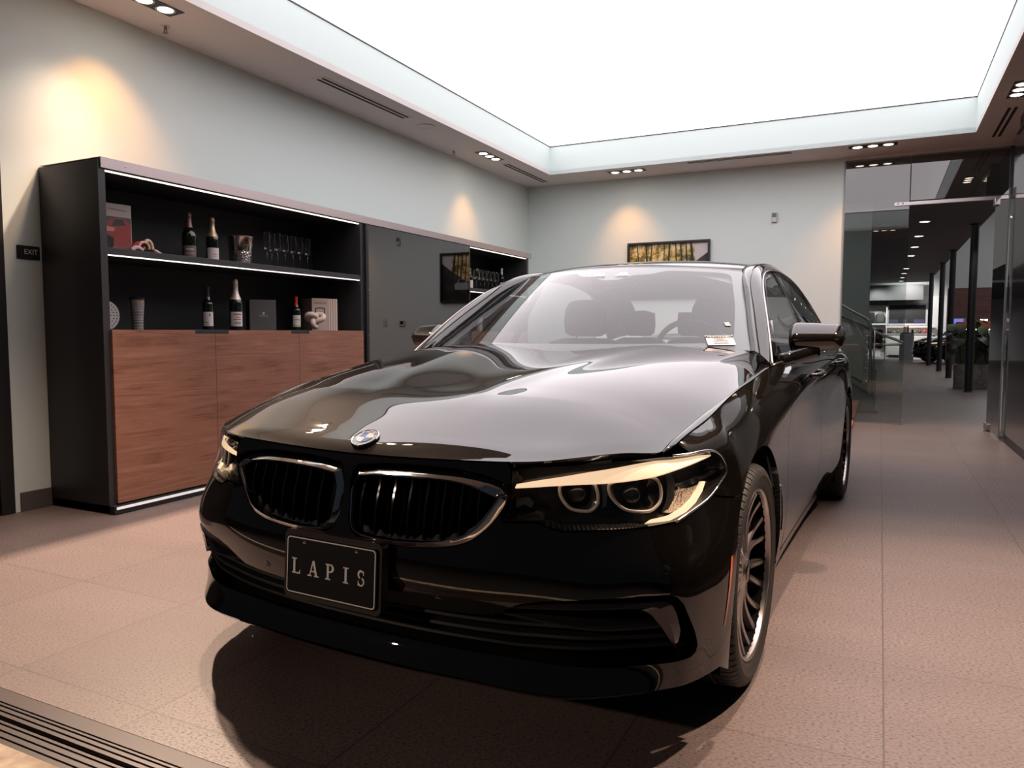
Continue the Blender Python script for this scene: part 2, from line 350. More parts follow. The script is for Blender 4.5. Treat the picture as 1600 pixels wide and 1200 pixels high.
def panel_mesh(name, datas, m, parent, side=1, depth=.012, off=0.):
    """datas: list of (P,n,T,bedge); side -1 mirrors y"""
    Vs, Fs, Ns = [], [], []; base = 0
    for P, n, T, be in datas:
        P = P+n*off; nv = len(P); s = np.array([1, side, 1.])
        fn = np.cross(P[T[:, 1]]-P[T[:, 0]], P[T[:, 2]]-P[T[:, 0]]); flip = np.sum(fn*n[T[:, 0]], 1).mean() < 0
        Vs += [P*s]; bv = sorted({a for e in be for a in e}); ix = {a: i for i, a in enumerate(bv)}
        Q = P[bv]-n[bv]*depth; Vs.append(Q*s)
        for t in T:
            t = list(map(int, t))
            if flip: t = t[::-1]
            if side < 0: t = t[::-1]
            Fs.append([base+a for a in t]); Ns += [n[a]*s for a in t]
        for a, b in be:
            q = [a, b, b, a]; f = [base+b, base+a, base+nv+ix[a], base+nv+ix[b]]
            if flip: f = f[::-1]
            if side < 0: f = f[::-1]
            v = [(P[a] if i == base+a else P[b] if i == base+b else Q[ix[a]] if i == base+nv+ix[a] else Q[ix[b]])*s for i in f]
            nn = np.cross(v[1]-v[0], v[2]-v[0]); nn /= np.linalg.norm(nn)+1e-12
            Fs.append(f); Ns += [nn]*4
        base += nv+len(Q)
    me = bpy.data.meshes.new(name); me.from_pydata(np.concatenate(Vs).tolist(), [], Fs); me.update(); me.shade_smooth()
    me.normals_split_custom_set([tuple(x) for x in Ns])
    return mesh_obj(name, me, m, parent)
# ================================================================ ROOM SHELL
M_WALL = mat('painted_wall', (.66, .74, .72), rough=.85, spec=.2); nz = N(M_WALL, 'ShaderNodeTexNoise'); nz.inputs['Scale'].default_value = 260; L(M_WALL, coords(M_WALL), nz.inputs['Vector']); bump(M_WALL, nz.outputs[0], .05, .002)
M_CEIL = mat('painted_ceiling', (.66, .635, .615), rough=.9, spec=.2)
M_FASC = mat('cove_paint', (.62, .71, .695), rough=.8, spec=.2)
M_BLK = mat('black_metal', (.012, .012, .013), rough=.4)
# floor: square porcelain tiles 0.62 x 0.63 m with thin joints and a fine speckle
M_FLOOR = mat('porcelain_floor', (.2, .16, .15), rough=.42, spec=.45)
def floor_nodes(m):
    b = m.node_tree.nodes['Principled BSDF']; tc = N(m, 'ShaderNodeTexCoord'); sx = N(m, 'ShaderNodeSeparateXYZ'); L(m, tc.outputs['Object'], sx.inputs[0])
    def joint(out, off, size, wd):
        a = N(m, 'ShaderNodeMath', operation='SUBTRACT'); L(m, out, a.inputs[0]); a.inputs[1].default_value = off-size*40
        d = N(m, 'ShaderNodeMath', operation='DIVIDE'); L(m, a.outputs[0], d.inputs[0]); d.inputs[1].default_value = size
        f = N(m, 'ShaderNodeMath', operation='FRACT'); L(m, d.outputs[0], f.inputs[0])
        c = N(m, 'ShaderNodeMath', operation='SUBTRACT'); L(m, f.outputs[0], c.inputs[0]); c.inputs[1].default_value = .5
        e = N(m, 'ShaderNodeMath', operation='ABSOLUTE'); L(m, c.outputs[0], e.inputs[0])
        g = N(m, 'ShaderNodeMath', operation='GREATER_THAN'); L(m, e.outputs[0], g.inputs[0]); g.inputs[1].default_value = .5-wd/size; 
        fl = N(m, 'ShaderNodeMath', operation='FLOOR'); L(m, d.outputs[0], fl.inputs[0]); return g.outputs[0], fl.outputs[0]
    gx, fx = joint(sx.outputs['X'], .041, .622, .0026); gy, fy = joint(sx.outputs['Y'], 1.39, .630, .0021)
    mxj = N(m, 'ShaderNodeMath', operation='MAXIMUM'); L(m, gx, mxj.inputs[0]); L(m, gy, mxj.inputs[1])
    cell = N(m, 'ShaderNodeCombineXYZ'); L(m, fx, cell.inputs[0]); L(m, fy, cell.inputs[1]); wn = N(m, 'ShaderNodeTexWhiteNoise'); L(m, cell.outputs[0], wn.inputs['Vector'])
    n1 = N(m, 'ShaderNodeTexNoise'); n1.inputs['Scale'].default_value = 170; n1.inputs['Detail'].default_value = 3; mp = N(m, 'ShaderNodeMapping'); mp.inputs['Scale'].default_value = (.55, 1, 1); L(m, tc.outputs['Object'], mp.inputs[0]); L(m, mp.outputs[0], n1.inputs['Vector'])
    spk = ramp(m, n1.outputs[0], [(.36, (.068, .052, .048)), (.43, (.152, .118, .110)), (.60, (.178, .139, .129)), (.72, (.215, .170, .158))])
    n2 = N(m, 'ShaderNodeTexNoise'); n2.inputs['Scale'].default_value = 1.3; n2.inputs['Detail'].default_value = 4; mp2 = N(m, 'ShaderNodeMapping'); mp2.inputs['Scale'].default_value = (.6, 2.5, 1); L(m, tc.outputs['Object'], mp2.inputs[0]); L(m, mp2.outputs[0], n2.inputs['Vector'])
    tone = ramp(m, n2.outputs[0], [(.3, (.90, .90, .90)), (.7, (1.06, 1.05, 1.05))]); mul = N(m, 'ShaderNodeMix', data_type='RGBA', blend_type='MULTIPLY'); mul.inputs['Factor'].default_value = 1; L(m, spk.outputs[0], mul.inputs[6]); L(m, tone.outputs[0], mul.inputs[7])
    tv = ramp(m, wn.outputs['Value'], [(0, (.95, .95, .95)), (1, (1.05, 1.05, 1.05))]); mul2 = N(m, 'ShaderNodeMix', data_type='RGBA', blend_type='MULTIPLY'); mul2.inputs['Factor'].default_value = 1; L(m, mul.outputs[2], mul2.inputs[6]); L(m, tv.outputs[0], mul2.inputs[7])
    mixj = N(m, 'ShaderNodeMix', data_type='RGBA'); L(m, mxj.outputs[0], mixj.inputs['Factor']); L(m, mul2.outputs[2], mixj.inputs[6]); mixj.inputs[7].default_value = (.085, .064, .057, 1); L(m, mixj.outputs[2], b.inputs['Base Color'])
    rr = ramp(m, n1.outputs[0], [(.35, (.55, .55, .55)), (.6, (.40, .40, .40))]); L(m, rr.outputs[0], b.inputs['Roughness'])
    ad = N(m, 'ShaderNodeMath', operation='MULTIPLY_ADD'); L(m, mxj.outputs[0], ad.inputs[0]); ad.inputs[1].default_value = -2.; L(m, n1.outputs[0], ad.inputs[2]); bump(m, ad.outputs[0], .22, .0018)
floor_nodes(M_FLOOR)
bm = B(); box(bm, -4.75, 9.0, 1.285, 41.0, -.06, 0); struct('floor', bm, M_FLOOR)
LX, RX, BY, FY = -4.6, 1.115, 9.85, 1.24
bm = B(); box(bm, LX-.15, LX, 2.62, BY, 0, H+.4); box(bm, LX-.15, LX, FY, 2.62, 2.263, H+.4); struct('wall_left', bm, M_WALL)
bm = B(); box(bm, LX-.15, -.43, BY, BY+.16, 0, H+.4); struct('wall_back', bm, M_WALL)
bm = B(); box(bm, -.43, 9.0, BY-.01, BY+.1, 3.115, H+.5); struct('trim_1', bm, M_CEIL)
# ceiling ring around the luminous opening
SX0, SX1, SY0, SY1 = -3.97, .822, 2.86, 9.18
bm = B()
for a in ((LX, SX0, FY-.1, BY+.16), (SX1, RX+.12, FY-.1, BY+.16), (SX0, SX1, FY-.1, SY0), (SX0, SX1, SY1, BY+.16)): box(bm, a[0], a[1], a[2], a[3], H, H+.05)
struct('ceiling', bm, M_CEIL)
bm = B(); t_ = .02
box(bm, SX0-t_, SX0, SY0-t_, SY1+t_, H+.0005, 3.505); box(bm, SX1, SX1+t_, SY0-t_, SY1+t_, H+.0005, 3.505); box(bm, SX0, SX1, SY0-t_, SY0, H+.0005, 3.505); box(bm, SX0, SX1, SY1, SY1+t_, H+.0005, 3.505)
struct('trim_2', bm, M_FASC)
bm = B()
for a in ((SX0-.05, SX0+.006, SY0, SY1), (SX1-.006, SX1+.05, SY0, SY1), (SX0, SX1, SY0-.05, SY0+.006), (SX0, SX1, SY1-.006, SY1+.05)): box(bm, a[0], a[1], a[2], a[3], 3.506, 3.516)
struct('trim_3', bm, M_BLK)
M_SKY = mat('luminous_membrane', (.8, .8, .8), emit=SKY_COL, estr=SKY_STR)
bm = B(); box(bm, SX0-.04, SX1+.04, SY0-.04, SY1+.04, 3.518, 3.53); o = tag(obj('luminous_ceiling', bm, M_SKY), 'huge glowing pinkish white stretch ceiling panel recessed above the car', 'ceiling light')
# right: black lacquered wall with plinth
M_LACQ = mat('black_lacquer', (.010, .009, .009), rough=.10, coat=.6)
bm = B(); box(bm, RX, RX+.14, FY, 8.75, .09, 3.0); struct('wall_right', bm, M_LACQ)
bm = B(); box(bm, RX+.012, RX+.14, FY, 8.745, 0, .09); struct('baseboard_right', bm, M_BLK)
bm = B(); box(bm, RX+.03, RX+.14, FY, 8.745, 3.0, H+.05); struct('trim_4', bm, M_BLK)
bm = B(); box(bm, LX, LX+.012, 2.66, 2.845, 0, .115, .002); box(bm, LX, LX+.012, 8.70, BY, 0, .115, .002); struct('baseboard_left', bm, mat('baseboard_tile', (.10, .085, .08), rough=.45))
bm = B(); box(bm, LX+.012, -.43, BY-.012, BY, 0, .115, .002); struct('baseboard_back', bm, mat('baseboard_tile_b', (.10, .085, .08), rough=.45))
# side door in the left wall: black frame with dark leaf
D = B(); box(D, LX-.10, LX+.015, 2.545, 2.625, 0, 2.275, .004); box(D, LX-.10, LX+.015, FY+.05, 2.545, 2.20, 2.275, .004); d_ = struct('door_1', D, M_BLK)
bm = B(); box(bm, LX-.08, LX-.03, FY+.05, 2.54, .01, 2.195, .004); obj('door_leaf', bm, mat('dark_door', (.014, .014, .015), rough=.3), d_)
bm = B(); cyl(bm, (LX-.01, 2.50, .03), (LX-.01, 2.50, .16), .016, 12); obj('door_closer_foot', bm, M_BLK, d_, smooth=True)
# ---- threshold: brown edge, grooved tracks, outside paving
bm = B(); box(bm, -6.5, 4.5, 1.236, 1.286, -.06, -.001); struct('trim_5', bm, mat('bronze_edge', (.034, .019, .016), rough=.5))
M_TRACK = mat('track_aluminium', (.045, .036, .033), rough=.45, metal=.2)
bm = B(); prof = []
def groove(bm, y0, y1, n, zt=-.004):
    w_ = (y1-y0)/n
    for k in range(n): box(bm, -6.5, 4.5, y0+k*w_+.0012, y0+(k+1)*w_-.0012, -.05, zt-.0035*(k % 2))
    box(bm, -6.5, 4.5, y0, y1, -.05, zt-.008)
groove(bm, 1.190, 1.235, 5); groove(bm, 1.103, 1.176, 7); tr_ = struct('trim_6', bm, M_TRACK)
bm = B(); box(bm, -6.5, 4.5, 1.176, 1.190, -.05, -.028); obj('guide_channel', bm, M_BLK, tr_)
M_PAVE = mat('concrete_paving', (.42, .33, .25), rough=.9); nz = N(M_PAVE, 'ShaderNodeTexNoise'); nz.inputs['Scale'].default_value = 14; nz.inputs['Detail'].default_value = 8; L(M_PAVE, coords(M_PAVE), nz.inputs['Vector'])
rp = ramp(M_PAVE, nz.outputs[0], [(.35, (.30, .23, .17)), (.62, (.50, .41, .31))]); L(M_PAVE, rp.outputs[0], M_PAVE.node_tree.nodes['Principled BSDF'].inputs['Base Color'])
bm = B(); box(bm, -6.5, 4.5, 1.03, 1.102, -.08, -.002); struct('trim_10', bm, M_PAVE); bm = B(); box(bm, -16, 14, -12, 1.03, -.10, -.03); struct('ground', bm, mat('asphalt', (.012, .012, .013), rough=.9))
# ---- ceiling fittings
M_LAMP = mat('spot_lens', (.9, .85, .7), emit=(1.0, .86, .66), estr=9); M_TRIMW = mat('white_trim', (.55, .53, .51), rough=.6)
FIX = []
def triple(label, cx, cy, ax, group='triple recessed spotlights'):
    r = thing('recessed_spotlight', label, 'ceiling light', (cx, cy, H), 0 if ax == 'X' else pi/2, group)
    bm = B(); box(bm, -.245, .245, -.07, .07, -.004, -.0005, .001); obj('recess_plate', bm, M_BLK, r)
    for k in (-1, 0, 1):
        bm = B(); lathe(bm, [(.062, -.0045), (.062, -.007), (.052, -.008), (.047, -.0055)], 28, origin=(k*.155, 0, 0)); ring = obj('lamp_ring', bm, M_TRIMW, r, smooth=True)
        bm = B(); lathe(bm, [(0, -.0075), (.030, -.0085), (.048, -.006)], 28, origin=(k*.155, 0, 0)); obj('lamp_lens', bm, M_LAMP, ring, smooth=True)
    return r
triple('black triple spotlight strip at the top left corner of the photo', -4.19, 3.30, 'Y')
triple('black triple spotlight strip by the left wall, near the far corner', -4.19, 7.90, 'Y')
triple('black triple spotlight strip above the forest picture', -2.99, 9.40, 'X')
triple('black triple spotlight strip above the left end of the glass front', -.14, 9.33, 'X')
triple('black triple spotlight strip over the right wall beside the slot vent', 1.0, 7.75, 'Y')
def slot(name, label, cx, cy, ln, ax):
    r = thing(name, label, 'air vent', (cx, cy, H), 0 if ax == 'X' else pi/2, 'linear slot vents')
    bm = B(); box(bm, -ln/2-.03, ln/2+.03, -.065, .065, -.003, -.0004, .0008); obj('vent_plate', bm, M_CEIL, r)
    for s in (-1, 1): bm = B(); box(bm, -ln/2, ln/2, s*.026-.014, s*.026+.014, -.0042, -.0031); obj('vent_slot', bm, M_VOIDR, r)
    return r
M_VOIDR = mat('slot_black', (.006, .005, .005), rough=.8)
slot('slot_vent', 'long double slot vent nearest the camera, over the left wall', -4.18, 5.54, 1.24, 'Y')
slot('slot_vent', 'double slot vent over the left wall by the far corner', -4.21, 8.97, 1.22, 'Y')
slot('slot_vent', 'long double slot vent above the back wall', -1.58, 9.27, 1.2, 'X')
slot('slot_vent', 'double slot vent over the right wall beyond the spotlights', 1.03, 8.90, 1.15, 'Y')
bm = B(); lathe(bm, [(0, -.004), (.085, -.005), (.092, -.009), (.098, -.005), (.10, -.0004)], 40, origin=(-4.18, 6.50, H)); tag(obj('ceiling_speaker', bm, M_CEIL, smooth=True), 'round flush ceiling speaker over the left wall', 'speaker')
for (x, y, lb) in ((-4.42, 3.64, 'small copper sprinkler head near the top left spotlights'), (-4.44, 7.50, 'small sprinkler head by the far left spotlights')):
    r = thing('sprinkler', lb, 'sprinkler', (x, y, H)); mc = mat('copper', (.35, .20, .13), rough=.35, metal=.8)
    bm = B(); lathe(bm, [(.0, -.001), (.028, -.002), (.034, -.0004)], 24); obj('escutcheon', bm, M_TRIMW, r, smooth=True)
    bm = B(); lathe(bm, [(.008, -.002), (.008, -.022), (.0, -.024)], 12); tube(bm, [(-.012, 0, -.015), (-.014, 0, -.035), (0, 0, -.042), (.014, 0, -.035), (.012, 0, -.015)], .003, 6); obj('frame_arms', bm, mc, r, smooth=True)
    bm = B(); lathe(bm, [(0, -.044), (.018, -.044), (.018, -.046), (0, -.046)], 16); obj('deflector', bm, mc, r)
# real spot lights in those fittings
S = lambda *a, **k: spot_light(*a, **k)
S('spot_beam', (-4.19, 3.22, H-.03), (-4.62, 3.30, 1.7), 50, PEACH, 84, 1, .05)
S('spot_beam', (-4.19, 3.40, H-.03), (-2.9, 2.3, 0), 820, WARM, 90, .9, .04)
S('spot_beam', (-4.19, 3.15, H-.03), (-4.62, 2.65, 1.2), 40, WARM, 70, 1, .05)
S('spot_beam', (-4.19, 7.95, H-.03), (-4.62, 8.05, 1.6), 34, PEACH, 74, 1, .05)
S('spot_beam', (-3.14, 9.40, H-.03), (-3.05, 9.86, 1.9), 34, PEACH, 76, 1, .05)
S('spot_beam', (-.14, 9.33, H-.03), (-.35, 9.9, .9), 48, PEACH, 80, 1, .04)
S('spot_beam', (.02, 9.33, H-.03), (.25, 8.9, 0), 110, WARM, 70, .9, .04)
S('spot_beam', (1.0, 7.75, H-.03), (.75, 8.1, 0), 90, WARM, 70, .9, .04)
# fittings of the same kind over the near edge of the room (the near part of the ceiling is behind the camera's view)
triple('black triple spotlight strip over the near left part of the car', -3.0, 2.68, 'X'); triple('black triple spotlight strip over the near right part of the car', .0, 2.68, 'X'); triple('black triple spotlight strip over the right wall, near the camera', 1.0, 3.30, 'Y')
S('spot_beam', (-3.0, 2.68, H-.03), (-2.6, 1.9, 0), 300, WARM, 95, .8, .03)
S('spot_beam', (.0, 2.68, H-.03), (.5, 2.0, 0), 280, WARM, 95, .8, .03)
S('spot_beam', (1.0, 3.30, H-.03), (.6, 2.7, 0), 520, WARM, 90, .8, .04)
S('front_fill', (-4.3, -2.8, 2.4), (-.9, 1.7, .75), 270, WARM, 30, .9, .06)  # unseen outside light, added to brighten headlamps and number plate
S('paving_fill', (-3.0, .1, 3.0), (-2.9, .95, 0), 60, WARM, 36, .9, .05)  # another unseen light, added to brighten the paving strip
# ---- wall fittings
ex = thing('exit_sign', 'small black wall plate with white EXIT lettering beside the cabinet', 'sign', (LX, 2.768, 1.551))
bm = B(); prism(bm, rrect(.135, .082, .007), .0005, .006, 'X'); obj('sign_plate', bm, mat('sign_black', (.012, .012, .014), rough=.4), ex)
bm = text_bm('EXIT', .043, .0005, 1.0); place(bm, Matrix.Translation((.0068, .014, .004)) @ Matrix.Rotation(pi/2, 4, 'Z') @ Matrix.Rotation(pi/2, 4, 'X') @ Matrix.Diagonal((.92, 1, 1, 1))); obj('sign_text', bm, mat('sign_white', (.8, .8, .8), rough=.5), ex)
bm = B()
for k in range(4): box(bm, .006, .0072, -.0+k*.009+.002, .0+k*.009+.005, -.0285, -.0255)
obj('braille', bm, mat('braille_black', (.03, .03, .03), rough=.4), ex)
M_PLAST = mat('white_plastic', (.55, .55, .54), rough=.45)
se = thing('wall_sensor', 'small white motion sensor high on the back wall', 'sensor', (-1.225, BY, 2.50))
bm = B(); box(bm, -.032, .032, -.034, -.0005, -.055, .065, .006); obj('sensor_body', bm, M_PLAST, se); bm = B(); box(bm, -.024, .024, -.0365, -.034, .005, .055, .002); obj('sensor_lens', bm, mat('sensor_grey', (.12, .12, .13), rough=.3), se)
th_ = thing('thermostat', 'white wall thermostat with dark display on the back wall, seen mirrored in the dark glass', 'thermostat', (-1.28, BY, 1.225))
bm = B(); box(bm, -.055, .055, -.024, -.0005, -.045, .045, .006); obj('thermostat_body', bm, M_PLAST, th_); bm = B(); box(bm, -.03, .03, -.0255, -.024, -.018, .032, .001); obj('display', bm, M_BLK, th_)
sw_ = thing('light_switch', 'white light switch on the back wall, seen mirrored in the dark glass', 'light switch', (-.95, BY, 1.23))
bm = B(); box(bm, -.04, .04, -.008, -.0005, -.06, .06, .003); obj('switch_plate', bm, M_PLAST, sw_); bm = B(); box(bm, -.02, .02, -.012, -.008, -.035, .035, .002); obj('rocker', bm, M_PLAST, sw_)
# ---- framed picture (forest road with a silver car)
pc_ = thing('framed_picture', 'black framed autumn forest picture on the back wall behind the car roof', 'picture', (-2.55, BY, 1.905))
W_, H_ = 1.10, .75
bm = B()
for a in ((-W_/2, W_/2, H_/2-.028, H_/2), (-W_/2, W_/2, -H_/2, -H_/2+.028), (-W_/2, -W_/2+.028, -H_/2+.028, H_/2-.028), (W_/2-.028, W_/2, -H_/2+.028, H_/2-.028)): box(bm, a[0], a[1], -.045, -.001, a[2], a[3], .002)
obj('picture_frame', bm, M_BLK, pc_)
M_LEAF = mat('printed_leaves', (.3, .25, .08), rough=.35, coat=.3); nb = N(M_LEAF, 'ShaderNodeTexNoise'); nb.inputs['Scale'].default_value = 9; nb.inputs['Detail'].default_value = 9; nb.inputs['Roughness'].default_value = .72; L(M_LEAF, coords(M_LEAF), nb.inputs['Vector'])
rp = ramp(M_LEAF, nb.outputs[0], [(.36, (.035, .032, .018)), (.45, (.16, .13, .035)), (.53, (.60, .42, .09)), (.60, (.75, .66, .50)), (.68, (.30, .28, .10))]); L(M_LEAF, rp.outputs[0], M_LEAF.node_tree.nodes['Principled BSDF'].inputs['Base Color'])
bm = B(); box(bm, -W_/2+.02, W_/2-.02, -.012, -.008, -.08, H_/2-.02); obj('print_forest', bm, M_LEAF, pc_)
M_ROAD = mat('printed_road', (.035, .032, .028), rough=.3, coat=.3); nb = N(M_ROAD, 'ShaderNodeTexNoise'); nb.inputs['Scale'].default_value = 5; L(M_ROAD, coords(M_ROAD), nb.inputs['Vector']); rp = ramp(M_ROAD, nb.outputs[0], [(.4, (.014, .013, .013)), (.7, (.05, .046, .035))]); L(M_ROAD, rp.outputs[0], M_ROAD.node_tree.nodes['Principled BSDF'].inputs['Base Color'])
bm = B(); bm.faces.new([bm.verts.new((x, -.0125, z)) for x, z in ((-.53, -.355), (.53, -.355), (.53, .22), (.36, .10), (.10, -.06), (-.20, -.10), (-.53, .10))]); obj('print_road', bm, M_ROAD, pc_)
bm = B(); bm.faces.new([bm.verts.new((x, -.0127, z)) for x, z in ((.53, .345), (.53, .22), (.36, .105), (.34, .345))]); obj('print_sky', bm, mat('printed_sky', (.55, .50, .50), rough=.4), pc_)
bm = B()
for x0_, x1_, w_, lean in ((-.30, -.27, .020, .02), (-.22, -.25, .014, 0), (-.05, -.06, .012, 0), (.02, -.01, .02, .01), (.10, .12, .014, 0), (.165, .20, .02, 0), (.235, .26, .018, 0), (.30, .345, .030, 0), (-.42, -.38, .012, 0)):
    V = [(x0_-w_/2, .345), (x0_+w_/2, .345), ((x0_+x1_)/2+w_*.7, .1), (x1_+w_*.7, -.06), (x1_-w_*.5, -.06), ((x0_+x1_)/2-w_*.5, .1)]; bm.faces.new([bm.verts.new((x, -.0131, z)) for x, z in V])
obj('print_trunks', bm, mat('printed_bark', (.018, .017, .014), rough=.35), pc_)
bm = B(); bm.faces.new([bm.verts.new((x, -.0131, z)) for x, z in ((.06, -.18), (.30, -.18), (.31, -.10), (.27, -.08), (.23, -.02), (.13, -.02), (.10, -.07), (.06, -.09))]); obj('print_car', bm, mat('printed_silver', (.30, .30, .32), rough=.3), pc_)
bm = B(); bm.faces.new([bm.verts.new((x, -.0134, z)) for x, z in ((.11, -.075), (.25, -.075), (.22, -.03), (.14, -.03))]); obj('print_windscreen', bm, M_BLK, pc_)
# ---- glass front between room and showroom
M_PANE = pane('front_glass', (.66, .71, .69), boost=2.8, ior=1.52); M_PANE2 = pane('transom_glass', (.55, .59, .58), boost=2.8, ior=1.52); M_STEEL = mat('brushed_steel', (.55, .50, .50), rough=.30, metal=1)
def sheet(name, x0, x1, y0, y1, z0, z1, m=M_PANE, parent=None):
    bm = B(); V = [(x0, y0, z0), (x1, y1, z0), (x1, y1, z1), (x0, y0, z1)]; bm.faces.new([bm.verts.new(v) for v in V]); o = obj(name, bm, m, parent)
    if not parent: o['kind'] = 'structure'
    return o
w1_ = sheet('window_1', -.43, .252, BY, BY, .012, 3.115)
bm = B(); box(bm, -.43, .252, BY-.012, BY+.012, 0, .014); obj('floor_channel', bm, M_STEEL, w1_); bm = B(); box(bm, -.445, -.43, BY-.02, BY+.02, 0, 3.115); obj('edge_channel', bm, mat('channel_grey', (.25, .26, .26), rough=.4), w1_)
w2_ = sheet('window_2', .262, 1.215, BY, BY, 2.60, 3.115, M_PANE2)
w3_ = sheet('window_3', 1.245, 2.3, BY, BY, 2.60, 3.115, M_PANE2)
bm = B(); box(bm, .10, 2.3, BY-.022, BY+.022, 2.545, 2.585, .002); rail = struct('trim_7', bm, M_STEEL)
for x in (.135, .185): bm = B(); lathe(bm, [(0, -.005), (.008, -.004), (.009, 0)], 14, 'Y', (x, BY-.022, 2.568)); obj('rail_bolt', bm, M_STEEL, rail, smooth=True)
bm = B(); box(bm, 1.215, 1.245, BY-.02, BY+.02, 2.592, 3.115); struct('trim_8', bm, mat('mullion_grey', (.06, .065, .065), rough=.4))
gd = thing('glass_door', 'frameless glass door leaf standing open against the black right wall', 'door', (1.085, 9.75, 0))
sheet('door_pane', 0, .012, 0, -.95, .03, 2.50, M_PANE, gd)
bm = B(); box(bm, -.022, .030, -.17, .01, .012, .085, .003); obj('floor_hinge', bm, M_STEEL, gd); bm = B(); box(bm, -.022, .030, -.15, .01, 2.455, 2.53, .003); obj('top_hinge', bm, M_STEEL, gd)
bm = B(); box(bm, .028-.015, .028+.02, -.93, -.88, .014, .05, .003); box(bm, .0, .012, -.954, -.950, .03, 2.5); obj('edge_seal', bm, mat('seal_grey', (.12, .13, .13), rough=.3), gd)
# ================================================================ THE CAR
M_PAINT = mat('black_paint', (.010, .0088, .0078), rough=.5, metal=.15, spec=.0, coat=1, coat_r=.012)
b_ = M_PAINT.node_tree.nodes['Principled BSDF']; b_.inputs['Coat IOR'].default_value = 1.82; vo = N(M_PAINT, 'ShaderNodeTexVoronoi'); vo.inputs['Scale'].default_value = 900
L(M_PAINT, coords(M_PAINT), vo.inputs['Vector']); rp = ramp(M_PAINT, vo.outputs['Color'], [(0, (.002, .0018, .0016)), (1, (.008, .006, .004))]); L(M_PAINT, rp.outputs[0], b_.inputs['Base Color'])
M_GBLK = mat('gloss_black', (.006, .006, .007), rough=.08, coat=.6)
M_DARK = mat('matt_black_plastic', (.010, .010, .011), rough=.55, spec=.3)
M_VOID = mat('engine_bay_black', (.003, .003, .003), rough=.9, spec=.05)
M_CHROME = mat('chrome', (.78, .77, .76), rough=.06, metal=1)
M_SATIN = mat('satin_alloy', (.46, .42, .40), rough=.28, metal=1)
M_RUBBER = mat('tyre_rubber', (.022, .020, .019), rough=.62, spec=.35)
M_GLASS_W = pane('windscreen_glass', (.84, .88, .87), boost=1.6, ior=1.6)
M_GLASS_S = pane('side_window_glass', (.60, .63, .63), boost=1.1, ior=1.55)
M_LENS = pane('headlamp_lens', (.93, .93, .92), boost=1.1)
M_FRIT = mat('screen_edge_black', (.02, .018, .02), rough=.12, coat=.8)
M_SEAT = mat('cabin_leather', (.022, .021, .022), rough=.55)
M_TRIM = mat('cabin_plastic', (.02, .02, .021), rough=.6)
M_WHITE = mat('white_print', (.78, .76, .74), rough=.5)
M_DISC = mat('brake_disc_steel', (.25, .23, .22), rough=.35, metal=1)
M_AMBER = mat('amber_marker', (.75, .13, .03), rough=.18, coat=1)
M_SKIN = mat('plate_black', (.005, .005, .005), rough=.5, spec=.2)
CAR = thing('car', 'large glossy black sedan with twin chrome kidney grilles, in the middle of the room', 'car', (-1.24, 2.385, 0), atan2(-cos(-.04457), sin(-.04457)))
SIDES = (1, -1)
def sf(pts): return np.array(pts, float)
# --- outlines in the (u, z) chart of the body side
HEADL = sf([(.490,.742),(.56,.752),(.638,.7555),(.77,.762),(.892,.763),(.94,.762),(1.0,.763),(1.06,.765),(1.098,.748),(1.112,.730),(1.120,.716),(1.092,.688),(1.043,.657),(.984,.635),(.904,.608),(.84,.603),(.784,.601),(.70,.598),(.625,.596),(.59,.606),(.563,.616),(.515,.6145),(.468,.613),(.478,.64),(.489,.67),(.492,.70),(.490,.72)])
KID = sf([(.030,.722),(.10,.730),(.176,.733),(.26,.7335),(.331,.732),(.405,.724),(.463,.710),(.484,.695),(.487,.676),(.470,.645),(.437,.604),(.410,.580),(.385,.563),(.355,.550),(.31,.541),(.24,.535),(.171,.532),(.11,.533),(.062,.538),(.033,.552),(.018,.585),(.013,.63),(.012,.675),(.017,.705)])
OPEN = sf([(.0,.371),(.13,.369),(.245,.369),(.34,.371),(.437,.376),(.467,.391),(.52,.417),(.572,.429),(.70,.442),(.80,.447),(.872,.448),(.900,.440),(.918,.422),(.934,.385),(.955,.34),(.966,.305),(.960,.288),(.945,.279),(.905,.274),(.862,.271),(.753,.266),(.631,.266),(.458,.268),(.25,.271),(0,.272)])
uF = lambda x: float(SF.ux(x))
def arch(cx, cz, r, a0, a1, n=26):
    """wheel arch curve on the body side from angle a0 to a1 (degrees, 0 = forward)"""
    o = []
    for k in range(n+1):
        t = radians(a0+(a1-a0)*k/n); x = cx+r*cos(t); z = cz+r*sin(t)
        u = uF(x)                      # correct u so that the true x of the surface point matches
        for _ in range(4):
            p = SF.at([u], [z])[0][0]; u += (p[0]-x)*.9
        o.append((u, z))
    return o
def fix_u(x, z):
    u = uF(x)
    for _ in range(5):
        p = SF.at([u], [z])[0][0]; u += (p[0]-x)*.9
    return u
AF = (-.012, .330, .398); AR = (-2.975, .335, .392)
def topline(u0, u1, n=20, dz=.0): return [(u, float(SF.top(u)[0])-dz) for u in np.linspace(u0, u1, n)]
seamA = sf([(1.043,.657),(1.092,.643),(1.16,.634),(1.235,.630)])          # bumper to fender seam
a_hi = degrees_hi = None
archF = arch(*AF, -22, 205, 44)
archF = [p for p in archF]
# split the arch where the bumper/fender seam meets it
split = min(range(len(archF)//2), key=lambda i: abs(archF[i][1]-.630))
botz = .19
bump_outer = [(0,.7475)]+[(u, z) for u, z in topline(.02, .455, 14)]+[(.470,.7560)]
